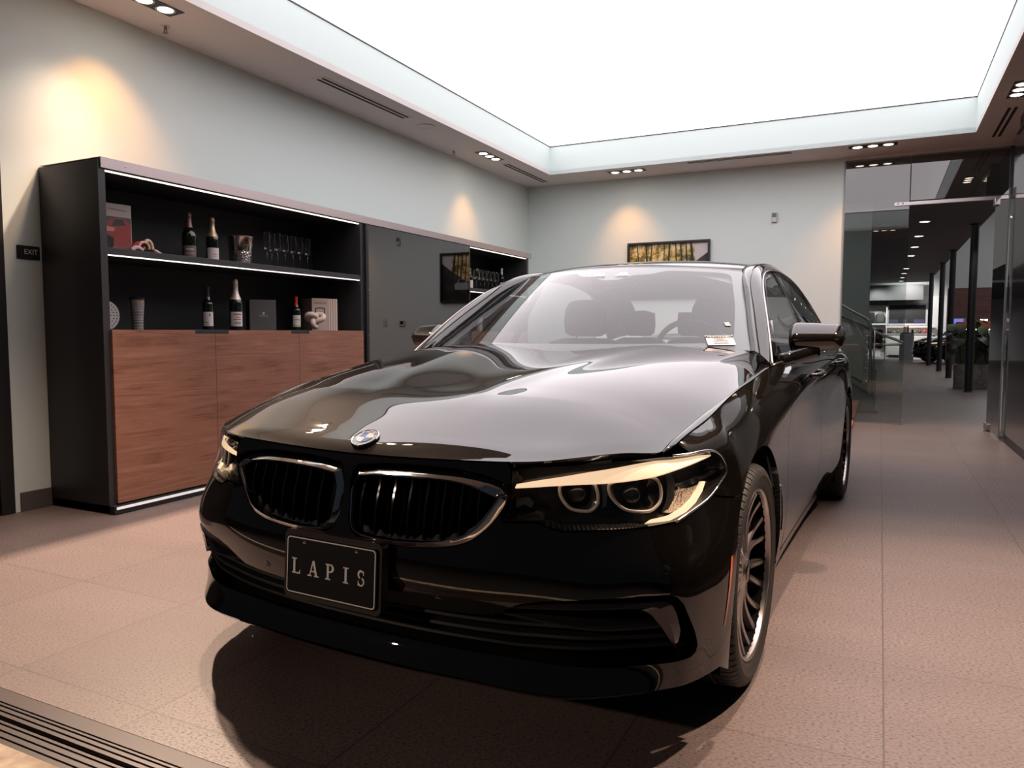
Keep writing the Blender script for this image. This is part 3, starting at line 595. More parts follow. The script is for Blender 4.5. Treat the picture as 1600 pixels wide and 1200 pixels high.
# bumper skin: nose centre > hood edge > headlamp underside > seam > wheel arch > lip
hl_low = [tuple(p) for p in HEADL[12:23]][::-1]     # inner lower corner to outer
BUMP_L = [(0., .7475)]+topline(.05, .475, 12)+[(.489,.742),(.492,.70),(.487,.67),(.478,.64),(.468,.613)]+hl_low[1:]+[(1.043,.657)]+[tuple(p) for p in seamA[1:-1]]+\
         [archF[i] for i in range(split, -1, -1)]+[(fix_u(.43, .215), .215), (fix_u(.50, .205), .208), (.93, .2045), (.83, .2045), (.63, .2055), (.42, .206), (.2, .208), (0, .210)]
# half outline is mirrored so that the bumper is one piece across the nose
def mirrored(half):
    h = np.array(half, float); m = h[1:-1][::-1]*np.array([-1, 1]); return np.concatenate([h, m])
def ev_front(u, z):
    s = np.where(u < 0, -1., 1.); P, n = SF.at(np.abs(u), z); P = P.copy(); n = n.copy(); P[:, 1] *= s; n[:, 1] *= s; return P, n
holes = [KID, KID*np.array([-1, 1]), mirrored(OPEN)]
fb = panel_mesh('front_bumper', [panel_data(ev_front, mirrored(BUMP_L), holes, step=.0125)], M_PAINT, CAR, depth=.02)
# underside return of the lip
bm = B(); P = []
for u in np.linspace(-1.06, 1.06, 90):
    p, n = ev_front(np.array([u]), np.array([.2065 if abs(u) < .95 else .210])); p = p[0]; n = n[0]*np.array([1, 1, 0]); P.append([p, p-n*.012+np.array([0, 0, -.010]), p-n*.06+np.array([0, 0, -.016]), p-n*.16+np.array([0, 0, -.010])])
grid(bm, P); lip = obj('bumper_lip', bm, M_PAINT, fb, smooth=True)
# --- fender, doors, quarter panel for both sides
def topz(u): return float(SF.top(u)[0])
uD1 = fix_u(-.615, .80); uD2 = fix_u(-1.665, .8); uD3 = fix_u(-2.62, .9)
def seam(x0, x1, z0, z1, n=8): return [(fix_u(x0+(x1-x0)*k/n, z0+(z1-z0)*k/n), z0+(z1-z0)*k/n) for k in range(n+1)]
sill_z = .255
hl_up = [(1.12,.716),(1.112,.730),(1.098,.748),(1.06,.765)]
rear_low = [i for i, p in enumerate(archF) if i > len(archF)//2 and p[1] < .30]
archR_ = [p for p in archF if True]
f_arch = [archF[i] for i in range(split, len(archF)) if not (i > len(archF)//2 and archF[i][1] < .245)]
FEND = [(1.043,.657),(1.092,.688),(1.12,.716),(1.112,.730),(1.098,.748),(1.06,.765),(1.0,.763)]+[(u, topz(u)) for u in np.linspace(.985, fix_u(-.62, .94), 26)]+\
       [(fix_u(-.62, .86), .86), (fix_u(-.60, .78), .78), (fix_u(-.60, .66), .66), (fix_u(-.585, .5), .5), (fix_u(-.575, .35), .35), (fix_u(-.575, .25), .25)]+\
       [(fix_u(-.50, .245), .245)]+f_arch[::-1]+[(1.16,.634),(1.092,.643)]
x0, x1 = -.62, -1.675
DOOR1 = [(u, topz(u)) for u in np.linspace(fix_u(x0, .94), fix_u(x1, .97), 22)]+[(fix_u(-1.66, .86), .86), (fix_u(-1.64, .6), .6), (fix_u(-1.60, .42), .42), (fix_u(-1.58, .262), .262)]+\
        [(u, .258) for u in np.linspace(fix_u(-1.56, .25), fix_u(-.60, .25), 12)]+[(fix_u(-.575, .35), .35), (fix_u(-.585, .5), .5), (fix_u(-.60, .66), .66), (fix_u(-.60, .78), .78), (fix_u(-.62, .86), .86)]
rA = arch(*AR, 14, 64, 12)      # upper front of rear arch used by the rear door
RARCH = arch(*AR, -8, 200, 40)
DOOR2 = [(u, topz(u)) for u in np.linspace(fix_u(x1, .97), fix_u(-2.66, 1.0), 20)]+[(fix_u(-2.66, .93), .93), (fix_u(-2.69, .84), .84)]+\
        [(RARCH[i][0]-.045, RARCH[i][1]+.03) for i in range(len(RARCH)) if .30 < RARCH[i][1] < .66 and i < 18][::-1]+[(fix_u(-2.45, .262), .262)]+\
        [(u, .258) for u in np.linspace(fix_u(-2.40, .25), fix_u(-1.60, .25), 8)]+[(fix_u(-1.58, .27), .27), (fix_u(-1.60, .42), .42), (fix_u(-1.64, .6), .6), (fix_u(-1.66, .86), .86)]
uE = SF.u[-1]
rq = [p for i, p in enumerate(RARCH)]
QUAR = [(u, topz(u)) for u in np.linspace(fix_u(-2.66, 1.0), uE-.9, 22)]+[(uE-.9, .60), (fix_u(-3.56, .60), .60)]+[p for p in RARCH[::-1] if p[1] > .30 or p[0] < fix_u(-2.975, .5)][:]+\
       [(fix_u(-2.45, .262), .262)]
k30 = [(RARCH[i][0]-.045, RARCH[i][1]+.03) for i in range(len(RARCH)) if .30 < RARCH[i][1] < .66 and i < 18]
QUAR += k30+[(fix_u(-2.69, .84), .84), (fix_u(-2.66, .93), .93)]
QUAR = [q for q in QUAR]
SILL = [(u, .252) for u in np.linspace(fix_u(-.50, .25), fix_u(-2.52, .25), 20)]+[(fix_u(-2.55, .20), .20)]+[(u, .188) for u in np.linspace(fix_u(-2.5, .2), fix_u(-.47, .2), 20)]
RB = [(uE-.895, .60), (uE-.9, topz(uE-.9)-.02)]+[(u, topz(u)-.02) for u in np.linspace(uE-.85, uE, 14)]+[(uE, .28), (uE-.5, .28), (fix_u(-3.7, .25), .25), (fix_u(-3.45, .23), .23)]+[p for p in RARCH[::-1] if p[0] > fix_u(-2.975, .5) and p[1] < .598][::-1][:0]
rr_ = [p for p in RARCH if p[0] > fix_u(-2.975, .5) and .22 < p[1] < .60]; RB += rr_[::-1]+[(fix_u(-3.56, .60), .60)]
def strip_data():
    """upward-facing top of the fender between the bonnet gap and the fender crease"""
    X = np.linspace(.498, -.70, 70); P = []
    for x in X:
        sh = H_SH(x); a = np.array([x, sh[0]+.0025, sh[1]+.0005]); u = fix_u(x, float(np.interp(x, [-.7, .5], [.95, .77]))) 
        b = SF.at([u], [topz(u)])[0][0]; 
        uu = u
        for _ in range(4):
            b = SF.at([uu], [topz(uu)])[0][0]; uu += (b[0]-x)*.9
        b = SF.at([uu], [topz(uu)])[0][0]; b[1] = max(b[1], a[1]+.004)
        row = [a-np.array([0, 0, .02]), a-np.array([0, .0, .0015])]
        for q in (0.05, .3, .6, .85, .96): row.append(a+(b-a)*q+np.array([0, 0, .0025*sin(pi*q)]))
        row.append(b); P.append(row)
    return np.array(P)
def add_strip(bm, side):
    P = strip_data(); P[..., 1] *= side; grid(bm, P); return bm
fenders = {}
for s in SIDES:
    f = panel_mesh('fender', [panel_data(SF.at, FEND, step=.016)], M_PAINT, CAR, side=s, depth=.02); fenders[s] = f
    obj('fender_top', add_strip(B(), s), M_PAINT, f, smooth=True)
    bm = B(); grid(bm, [[SF.at([u], [z])[0][0]*np.array([1, s, 1])+np.array([0, .002*s, 0]) for u in (1.112+(.498-z)*-.17, 1.126+(.498-z)*-.23)] for z in np.linspace(.500, .328, 12)]); obj('side_marker', bm, M_AMBER, fb, smooth=True)
    panel_mesh('front_door', [panel_data(SF.at, DOOR1, step=.02)], M_PAINT, CAR, side=s).name = 'front_door'
    d2 = panel_mesh('rear_door', [panel_data(SF.at, DOOR2, step=.022)], M_PAINT, CAR, side=s)
    panel_mesh('rear_quarter', [panel_data(SF.at, QUAR, step=.025)], M_PAINT, CAR, side=s)
    panel_mesh('sill', [panel_data(SF.at, SILL, step=.02)], M_PAINT, CAR, side=s, depth=.04)
    panel_mesh('rear_bumper', [panel_data(SF.at, RB, step=.03)], M_PAINT, CAR, side=s)
DOORS = {(n, s): None for n in ('front_door', 'rear_door') for s in SIDES}
for o in [x for x in bpy.data.objects if x.parent == CAR]:
    b0 = o.name.split('.')[0]
    if b0 in ('front_door', 'rear_door'): DOORS[(b0, 1 if o.data.vertices[0].co.y > 0 else -1)] = o
# --- bonnet
edge = []
for u in np.linspace(0, .905, 40):
    p = SF.at([u], [topz(u)])[0][0]; edge.append((p[0]-.0005, p[1]))
side_ = [(x, float(H_SH(x)[0])) for x in np.linspace(.485, -.74, 34)]
rear_ = [(-.80,.757),(-.835,.735),(-.80,.70),(-.70,.62),(-.60,.45),(-.545,.25),(-.53,0)]
half = edge+side_+rear_
def mir_y(h):
    h = np.array(h, float); m = h[1:-1][::-1]*np.array([1, -1]); return np.concatenate([h, m])
def ev_hood(x, y): return hood_P(x, y)
HOOD = panel_mesh('hood', [panel_data(ev_hood, mir_y(half), step=.0135, inset=.0022)], M_PAINT, CAR, depth=.018)
# dark volumes below the bonnet and behind the front
bm = B(); X = np.linspace(.70, -.60, 14); Y = np.linspace(-.72, .72, 13)
grid(bm, [[(x, y*min(1, (.95 if x < .5 else .95-(x-.5)*1.5)), float(hood_z(x, y))-.035) for y in Y] for x in X]); obj('engine_bay_cover', bm, M_VOID, HOOD)
bm = B(); P = []
for u in np.linspace(-1.03, 1.03, 60):
    r = []
    for z in (.215, .3, .42, .55, .66, .735):
        p, n = ev_front(np.array([u]), np.array([z])); r.append(p[0]-n[0]*np.array([.075, .075, 0]))
    P.append(r)
grid(bm, P); obj('bumper_backing', bm, M_VOID, fb)
bm = B(); P = []
for s in (1,):
    pass
for s in SIDES:
    bm = B(); P = []
    for u in np.linspace(fix_u(-.44, .5), fix_u(-2.56, .5), 30):
        P.append([SF.at([u], [z])[0][0]*np.array([1, s, 1])-np.array([0, s*.03, 0]) for z in (.20, .35, .55, .75, .90)])
    grid(bm, P); obj('door_backing', bm, M_VOID, CAR)
    for cx in (-.012, -2.975):      # wheel housings
        bm = B(); P = []
        for t in np.linspace(-25, 205, 26):
            r = .405 if cx > -1 else .40
            P.append([(cx+r*cos(radians(t)), s*y, .33+r*sin(radians(t))) for y in (.52, .70, .90)])
        grid(bm, P); V = [bm.verts.new((cx+.405*cos(radians(t)), s*.52, .33+.405*sin(radians(t)))) for t in np.linspace(-25, 205, 20)]; bm.faces.new(V)
        obj('wheel_housing', bm, M_VOID, CAR)
bm = B(); box(bm, -3.9, .60, -.80, .80, .19, .24, .02); obj('underbody', bm, M_VOID, CAR)
bm = B(); pts_ = []
for u in np.linspace(-.98, .98, 40):
    q_, n_ = ev_front(np.array([u]), np.array([.25])); q_ = q_[0]-n_[0]*np.array([.03, .03, 0]); pts_.append((q_[0], q_[1]))
prism(bm, [(.38, -.80)]+pts_+[(.38, .80)], .222, .232); obj('light_block_tray', bm, M_VOID, fb)  # unseen plate added to stop spot light leaking out under the nose
# --- badge on the bonnet
def badge(px, parent):
    p, n = hood_P(np.array([px]), np.array([0.])); p, n = p[0], n[0]; Mx = frameM(p+n*.001, (0, 1, 0), np.cross(n, (0, 1, 0)))
    # local: X to car left, Y up the bonnet (rearwards), Z outwards
    if (Mx.to_3x3() @ Vector((0, 0, 1))).dot(Vector(n)) < 0: Mx = frameM(p+n*.001, (0, 1, 0), -np.cross(n, (0, 1, 0)))
    if (Mx.to_3x3() @ Vector((0, 0, 1))).dot(Vector(n)) < 0: Mx = frameM(p+n*.001, (0, -1, 0), np.cross((0, -1, 0), n))
    bm = B(); lathe(bm, [(.0, .004), (.038, .0045), (.0385, .0045), (.041, .0015), (.0415, -.002)], 40); em = obj('emblem', place(bm, Mx), M_GBLK, parent, smooth=True)
    bm = B(); lathe(bm, [(.0375, .0046), (.0378, .0058), (.0396, .0058), (.0402, .0040)], 40); obj('emblem_ring', place(bm, Mx), M_CHROME, em, smooth=True)
    bm = B(); lathe(bm, [(.0228, .0045), (.0232, .0056), (.0240, .0056), (.0244, .0045)], 40); obj('inner_ring', place(bm, Mx), M_CHROME, em, smooth=True)
    mb = mat('badge_blue', (.025, .11, .38), rough=.6, spec=.1); mw = mat('badge_white', (.52, .52, .51), rough=.6, spec=.1)
    for q in range(4):
        bm = B(); P = [bm.verts.new((0, 0, .0052))]
        for k in range(11): t = radians(90*q+9*k); P.append(bm.verts.new((.0228*cos(t), .0228*sin(t), .0052)))
        bm.faces.new(P); obj('emblem_quadrant', place(bm, Mx), mb if q in (1, 3) else mw, em)
    for ch, ang in (('B', 132), ('M', 90), ('W', 48)):
        bm = text_bm(ch, .0165, .0004); r = .0308; t = radians(ang)
        place(bm, Mx @ Matrix.Translation((r*cos(t), r*sin(t), .0052)) @ Matrix.Rotation(t-pi/2, 4, 'Z')); obj('emblem_letter', bm, mw, em)
    return em
badge(.722, HOOD)
# --- kidney grilles
def kid_offset(d): return offset_poly(KID, d)
for s in SIDES:
    g = thing('g', None, None); bpy.data.objects.remove(g)
    path = resample(KID, .008)
    def ringpts(pl, out):
        P, n = SF.at(pl[:, 0], pl[:, 1]); P = P+n*out; P[:, 1] *= s; return P
    base = roundc(KID, .02, 3)
    lo = []
    for off, out in ((-.003, -.008), (-.002, -.001), (.002, .0025), (.008, .0075), (.0135, .0115), (.0155, .0110), (.0165, .006), (.0165, -.035)):
        # wider flange on top and outer side of the ring
        q = base.copy(); c = q.mean(0); o = offset_poly(q, 1e-6); nrm = offset_poly(q, .001)-o; wt_ = np.clip((o[:, 1]-.655)/.045, 0, 1)
        wgt = 1+.95*np.clip((o[:, 1]-.66)/.06, 0, 1)+.55*np.clip((o[:, 0]-.38)/.07, 0, 1)-.35*np.clip((.60-o[:, 1])/.05, 0, 1)*np.clip((.36-o[:, 0])/.1, 0, 1)
        k = o+nrm/.001*(off*(wgt[:, None] if off > 0 else 1)); 
        lo.append(ringpts(k, 0)+(lambda nn: nn*(out-(wt_*max(0, 1-off/.0135)*.020 if off < .0135 else 0*wt_))[:, None])((lambda A_: A_*np.array([1, s, 1]))(SF.at(k[:, 0], k[:, 1])[1])))
    lo = np.array(lo).transpose(1, 0, 2); bm = B(); grid(bm, lo, closeu=True); fr = obj('grille_frame', bm, M_CHROME, CAR, angle=50)
    inner = offset_poly(KID, .012)
    bm = B(); P = ringpts(resample(inner, .02), -.052); bm.faces.new([bm.verts.new(p) for p in P]); obj('grille_backing', bm, M_VOID, fr)
    iu0, iu1 = inner[:, 0].min(), inner[:, 0].max(); n_s = 9
    for k in range(n_s):
        uc = iu0+(iu1-iu0)*(k+.5)/n_s; zz = np.linspace(.50, .75, 120); ins = inpoly(np.stack([np.full(120, uc), zz], 1), offset_poly(KID, .016))
        if ins.sum() < 4: continue
        z0, z1 = zz[ins].min(), zz[ins].max(); bm = B(); rows = []
        for q in np.linspace(0, 1, 10):
            z = z0+(z1-z0)*q; bow = .010*sin(pi*min(1, q*1.25)); row = []
            for du, out in ((.004, -.045), (.0055, -.022+bow*.5), (.0028, -.013+bow), (-.0028, -.013+bow), (-.0055, -.022+bow*.5), (-.004, -.045)):
                P_, n_ = SF.at([uc+du], [z]); row.append((P_[0]+n_[0]*out)*np.array([1, s, 1]))
            rows.append(row)
        # foot of the slat flares forward
        grid(bm, rows, capu=True); obj('grille_slat', bm, M_GBLK, fr, angle=40)
    bm = B(); rows = []
    for k in range(n_s*6+1):
        uc = iu0+.02+(iu1-iu0-.05)*k/(n_s*6); zz = np.linspace(.50, .75, 120); ins = inpoly(np.stack([np.full(120, uc), zz], 1), offset_poly(KID, .014)); zb = zz[ins].min() if ins.any() else .545
        w_ = .5+.5*cos(2*pi*(k/6-.5)); h = .006+.010*w_
        row = []
        for dz, out in ((0, -.016), (h, -.020), (h+.004, -.034)):
            P_, n_ = SF.at([uc], [zb+dz]); row.append((P_[0]+n_[0]*out)*np.array([1, s, 1]))
        rows.append(row)
    grid(bm, rows); obj('grille_foot', bm, M_DARK, fr)
# --- lower intake: slats, blades, sensors
def ribbon(us, zf, out0, out1, h, s=1, m=M_DARK, name='intake_slat', parent=None):
    bm = B(); rows = []
    for u in us:
        z = zf(u); row = []
        for dz, out in ((-h/2, out1), (-h/2, out0), (0, out0+.004), (h/2, out0), (h/2, out1)):
            P_, n_ = ev_front(np.array([u*s]), np.array([z+dz])); row.append(P_[0]+n_[0]*out)
        rows.append(row)
    grid(bm, rows, capu=True); return obj(name, bm, m, parent or fb, angle=40)
for zc, um, hh in ((.345, .86, .010), (.316, .90, .010), (.291, .93, .008)):
    ribbon(np.linspace(-um, um, 100), lambda u, zc=zc: zc+.018*min(1, max(0, (abs(u)-.5)/.4)), -.018, -.06, hh)
blade_u = sf([(.437,.374),(.470,.392),(.492,.4015),(.574,.404),(.703,.4125),(.80,.4135),(.822,.409),(.84,.396),(.864,.363),(.886,.326),(.899,.305)])
blade_o = sf([(.437,.374),(.462,.392),(.488,.409),(.574,.414),(.703,.422),(.83,.427),(.888,.430),(.906,.391),(.915,.347),(.907,.314),(.899,.305)])
M_BLADE = mat('gloss_blade', (.035, .028, .032), rough=.10, coat=.8, metal=.2)
for s in SIDES:
    # recessed upper bar and triangular fin of the air curtain
    bm = B(); rows = []
    for q in np.linspace(0, 1, 30):
        i = q*10; k = min(int(i), 9); t = i-k; a = blade_u[k]*(1-t)+blade_u[k+1]*t; b = blade_o[k]*(1-t)+blade_o[k+1]*t; row = []
        for w_, out in ((0, -.03), (0, -.006), (.5, .0), (1, -.008), (1, -.03)):
            c = a*(1-w_)+b*w_; P_, n_ = SF.at([c[0]], [c[1]]); row.append((P_[0]+n_[0]*out)*np.array([1, s, 1]))
        rows.append(row)
    grid(bm, rows); obj('air_blade', bm, M_BLADE, fb, angle=35)
    ribbon(np.linspace(.45, .87, 30), lambda u: .381-.028*sin(pi*min(1, (u-.45)/.42*.75))+.0, -.012, -.05, .007, s, M_BLADE, 'lower_blade')
    for (u, z) in ((.875, .507), (.299, .406)):
        P_, n_ = SF.at([u], [z]); p = P_[0]*np.array([1, s, 1]); n = n_[0]*np.array([1, s, 1])
        bm = B(); lathe(bm, [(0, .0015), (.0075, .0015), (.0088, .0005), (.0098, .0012), (.0105, -.001)], 20); x_ = np.cross(n, (0, 0, 1)); obj('parking_sensor', place(bm, frameM(p, x_, np.cross(n, x_))), M_GBLK, fb, smooth=True)
# --- number plate with bracket
t = .0614
def plateM(x0): return Matrix.Translation((x0, 0, .4496)) @ Matrix.Rotation(-t*0, 4, 'Y')
pm = frameM((.8735, 0, .4496), (0, 1, 0), (-.0614*-1*-1, 0, 1))
bm = B(); prism(bm, rrect(.334, .186, .018), -.034, -.006); br = obj('plate_bracket', place(bm, pm), mat('bracket_bronze_black', (.03, .022, .018), rough=.35, coat=.5), CAR, angle=30)
bm = B(); prism(bm, rrect(.3115, .1585, .012), -.006, 0); pl = obj('number_plate', place(bm, pm), M_SKIN, CAR, angle=30)
bm = B(); a = rrect(.3045, .1515, .010); b = rrect(.2985, .1455, .008); V = [[bm.verts.new((*p, .0008)) for p in q] for q in (a, b)]
for i in range(len(a)): bm.faces.new((V[0][i], V[0][(i+1) % len(a)], V[1][(i+1) % len(a)], V[1][i]))
obj('plate_border', place(bm, pm), M_WHITE, pl)
def quad(bm, P): bm.faces.new([bm.verts.new((*p, .0008)) for p in P])
def stroke(bm, x0, y0, x1, y1, w): 
    d = Vector((x1-x0, y1-y0)); n = Vector((-d.y, d.x)).normalized()*w/2; quad(bm, [(x0-n.x, y0-n.y), (x1-n.x, y1-n.y), (x1+n.x, y1+n.y), (x0+n.x, y0+n.y)])
def arc_stroke(bm, cx, cy, rx, ry, a0, a1, w0, w1, n=14):
    for k in range(n):
        P = []
        for kk, sg in ((k, -1), (k+1, -1), (k+1, 1), (k, 1)):
            q = kk/n; tt = radians(a0+(a1-a0)*q); w_ = (w0+(w1-w0)*sin(pi*q))/2; P.append((cx+(rx+sg*w_)*cos(tt), cy+(ry+sg*w_)*sin(tt)))
        quad(bm, P)
def letter(ch, cx, h):
    bm = B(); T, th = h*.17, h*.085; w = h*.62; l, r, b, t_ = -w/2, w/2, -h/2, h/2
    def serif(x, y, ww=.36): stroke(bm, x-h*ww/2, y, x+h*ww/2, y, th)
    if ch == 'L': stroke(bm, l+h*.12, b, l+h*.12, t_, T); serif(l+h*.12, t_-th/2, .42); stroke(bm, l-h*.06, b+th/2, r, b+th/2, th); quad(bm, [(r-h*.10, b+th), (r, b), (r+h*.02, b+h*.26), (r-h*.03, b+h*.26)])
    if ch == 'A': stroke(bm, l+h*.03, b, 0, t_, th*1.05); stroke(bm, r-h*.02, b, h*.02, t_, T); stroke(bm, l+h*.14, b+h*.32, r-h*.12, b+h*.32, th); serif(l+h*.02, b+th/2, .34); serif(r-h*.02, b+th/2, .38)
    if ch == 'P': stroke(bm, l+h*.14, b, l+h*.14, t_, T); serif(l+h*.14, b+th/2, .42); stroke(bm, l-h*.05, t_-th/2, l+h*.36, t_-th/2, th); stroke(bm, l+h*.14, h*.0, l+h*.36, 0, th); arc_stroke(bm, l+h*.34, h*.24, h*.21, h*.215, -90, 90, th, T)
    if ch == 'I': stroke(bm, 0, b, 0, t_, T); serif(0, t_-th/2, .42); serif(0, b+th/2, .42)
    if ch == 'S': arc_stroke(bm, 0, h*.225, h*.20, h*.225, 30, 250, th, T*.8); arc_stroke(bm, 0, -h*.21, h*.22, h*.235, 70, -150, T*.8, th); quad(bm, [(h*.17, h*.20), (h*.23, h*.20), (h*.23, t_), (h*.18, h*.42)]); quad(bm, [(-h*.24, -h*.16), (-h*.18, -h*.16), (-h*.19, -h*.40), (-h*.24, b)])
    place(bm, Matrix.Translation((cx, -.002, 0))); return bm
for ch, x_ in zip('LAPIS', (-.117, -.0575, .0015, .0555, .106)): obj('plate_letter', place(letter(ch, x_, .042), pm), M_WHITE, pl)
for sx in (-1, 1):
    bm = B(); lathe(bm, [(0, .003), (.003, .003), (.0045, 0)], 12); place(bm, Matrix.Translation((sx*.09, .064, 0))); obj('plate_screw', place(bm, pm), M_CHROME, pl, smooth=True)
# --- headlamps
M_BROW = mat('lamp_brow_glow', (.92, .76, .56), rough=.5, metal=0, coat=.2, emit=(1.0, .69, .44), estr=.80)  # emission added so the brow and lower blade look lit
M_HOUS = mat('lamp_housing_black', (.02, .018, .018), rough=.2, coat=.4)
brow = sf([(.500,.698),(.568,.704),(.642,.7105),(.72,.717),(.796,.722),(.86,.726),(.915,.730),(.96,.736),(1.003,.742),(1.05,.750),(1.088,.7565),(1.078,.7585),(1.05,.7595),(1.0,.7585),(.96,.7575),(.90,.7535),(.84,.7475),(.77,.7405),(.70,.7325),(.64,.725),(.58,.717),(.54,.710)])
for s in SIDES:
    hl = panel_mesh('headlight', [panel_data(SF.at, HEADL, step=.012, inset=.003)], M_LENS, CAR, side=s, depth=.001, off=.003)
    # housing bowl: outline at the skin, then stepped back
    rings = []
    for off, out in ((.0025, .001), (.003, -.010), (.010, -.022), (.022, -.050)):
        q = resample(offset_poly(HEADL, off), .012) if False else offset_poly(resample(HEADL, .012), off); P, n = SF.at(q[:, 0], q[:, 1]); P = P+n*out; P[:, 1] *= s; rings.append(P)
    bm = B(); V = grid(bm, np.array(rings).transpose(1, 0, 2), closeu=True); obj('lamp_housing', bm, M_HOUS, hl, smooth=True)
    panel_mesh('lamp_backplate', [panel_data(SF.at, offset_poly(HEADL, .004), step=.02)], M_HOUS, hl, side=s, off=-.045, depth=.001)
    def piece(name, poly, out, m, depth=.012, parent=hl, rr=.0):
        o = panel_mesh(name, [panel_data(SF.at, poly if not rr else roundc(poly, rr), step=.010, inset=0)], m, parent, side=s, off=out, depth=depth); return o
    # brow: an upward facing reflector shelf, given a faint glow, running the whole length of the lamp
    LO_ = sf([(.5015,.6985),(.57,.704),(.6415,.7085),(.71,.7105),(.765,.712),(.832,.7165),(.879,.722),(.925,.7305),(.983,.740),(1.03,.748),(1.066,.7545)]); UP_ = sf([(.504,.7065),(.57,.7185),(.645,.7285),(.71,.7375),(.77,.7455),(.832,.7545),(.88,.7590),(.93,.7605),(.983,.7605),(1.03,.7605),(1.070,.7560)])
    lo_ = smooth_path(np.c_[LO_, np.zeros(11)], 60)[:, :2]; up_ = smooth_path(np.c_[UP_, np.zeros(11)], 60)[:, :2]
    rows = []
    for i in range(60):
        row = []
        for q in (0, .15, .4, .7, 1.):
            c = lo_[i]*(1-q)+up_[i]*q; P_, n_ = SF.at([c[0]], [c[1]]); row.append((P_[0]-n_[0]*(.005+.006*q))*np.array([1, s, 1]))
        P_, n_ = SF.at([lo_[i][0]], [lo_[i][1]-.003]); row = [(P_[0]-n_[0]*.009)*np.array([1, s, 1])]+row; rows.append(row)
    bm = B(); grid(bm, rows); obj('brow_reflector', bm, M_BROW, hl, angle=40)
    # chrome edge line around the outer end of the lens
    e = HEADL[5:15]; P, n = SF.at(e[:, 0], e[:, 1]); P = P+n*.002; P[:, 1] *= s
    bm = B(); tube(bm, smooth_path(P, 50), .0032, 6); obj('lamp_edge_trim', bm, M_CHROME, hl, smooth=True)
    for c, (ru, rz), shape in (((.683, .679), (.052, .038), 0), ((.826, .681), (.064, .042), 1)):
        # angular light ring: flat top, chamfered lower corners
        R = sf([(-1, .62), (-.98, -.10), (-.55, -.88), (.45, -1.0), (.88, -.55), (1.0, .10), (.92, .75), (.5, .95), (-.6, .78)])*np.array([ru, rz])+np.array(c)
        R = smooth_path(np.c_[roundc(R, .02, 3), np.zeros(len(roundc(R, .02, 3)))], 60, closed=True)[:, :2]
        P, n = SF.at(R[:, 0], R[:, 1]); P = P-n*.020; P[:, 1] *= s
        bm = B(); tube(bm, P, .0042, 8, closed=True); obj('light_ring', bm, mat('light_guide', (.80, .72, .68), rough=.3, coat=1), hl, smooth=True)
        P0, n0 = SF.at([c[0]], [c[1]]); n0 = n0[0]*np.array([1, s, 1]); p0 = P0[0]*np.array([1, s, 1])-n0*.050; x_ = np.cross(n0, (0, 0, 1))
        bm = B(); lathe(bm, [(0, .022), (.012, .0205), (.024, .014), (.031, .004), (.033, -.004)], 28); obj('projector_lens', place(bm, frameM(p0, x_, np.cross(n0, x_)*-1 if False else np.cross(n0, x_))), mat('projector_glass', (.03, .03, .035), rough=.03, coat=1), hl, smooth=True)
        # tube shroud
        rr_1 = []
        for sc_, out in ((1.0, -.022), (.80, -.030), (.62, -.048)):
            q = (R-np.array(c))*sc_+np.array(c); Pq, nq = SF.at(q[:, 0], q[:, 1]); Pq = Pq+nq*out; Pq[:, 1] *= s; rr_1.append(Pq)
        bm = B(); grid(bm, np.array(rr_1).transpose(1, 0, 2), closeu=True); obj('projector_shroud', bm, M_HOUS, hl, smooth=True)
    piece('ring_bridge', sf([(.905,.728),(.922,.726),(.930,.70),(.922,.665),(.90,.64),(.880,.634),(.897,.66),(.906,.695)]), -.018, M_CHROME, .01)
    piece('ring_bridge', sf([(.748,.712),(.760,.712),(.758,.685),(.748,.655),(.738,.650),(.745,.68)]), -.020, M_SATIN, .01)
    M_CRYS = mat('indicator_crystal', (.60, .52, .46), rough=.22, metal=.9); tx = N(M_CRYS, 'ShaderNodeTexVoronoi'); tx.inputs['Scale'].default_value = 160; L(M_CRYS, coords(M_CRYS), tx.inputs['Vector']); bump(M_CRYS, tx.outputs['Distance'], 1., .01)
    piece('indicator_reflector', sf([(.885,.640),(.90,.632),(.947,.628),(.998,.644),(1.035,.672),(1.06,.690),(1.03,.686),(.985,.682),(.945,.684),(.92,.680)]), -.022, M_CRYS, .01)
    piece('lower_light_blade', sf([(.834,.6135),(.896,.614),(.95,.628),(.99,.645),(1.02,.668),(1.035,.690),(1.026,.692),(1.008,.676),(.98,.656),(.945,.640),(.90,.627),(.85,.6215)]), -.010, M_BROW, .012)
    piece('light_prong', sf([(.928,.691),(.939,.698),(.98,.703),(1.02,.706),(1.081,.712),(1.082,.706),(1.03,.697),(.985,.690),(.94,.685)]), -.012, M_CHROME, .010)
    piece('light_prong', sf([(.501,.668),(.538,.672),(.552,.660),(.545,.647),(.525,.655),(.501,.645)]), -.02, M_SATIN, .010)
    # fine ribs along the lower edge
    M_RIB = mat('ribbed_trim', (.05, .045, .04), rough=.3, metal=.5); wv = N(M_RIB, 'ShaderNodeTexWave'); wv.inputs['Scale'].default_value = 60; L(M_RIB, coords(M_RIB), wv.inputs['Vector']); bump(M_RIB, wv.outputs['Fac'], .9, .004)
    piece('ribbed_strip', sf([(.575,.618),(.60,.608),(.63,.601),(.70,.602),(.80,.605),(.84,.609),(.80,.616),(.70,.613),(.63,.611),(.60,.620)]), -.012, M_RIB, .01)
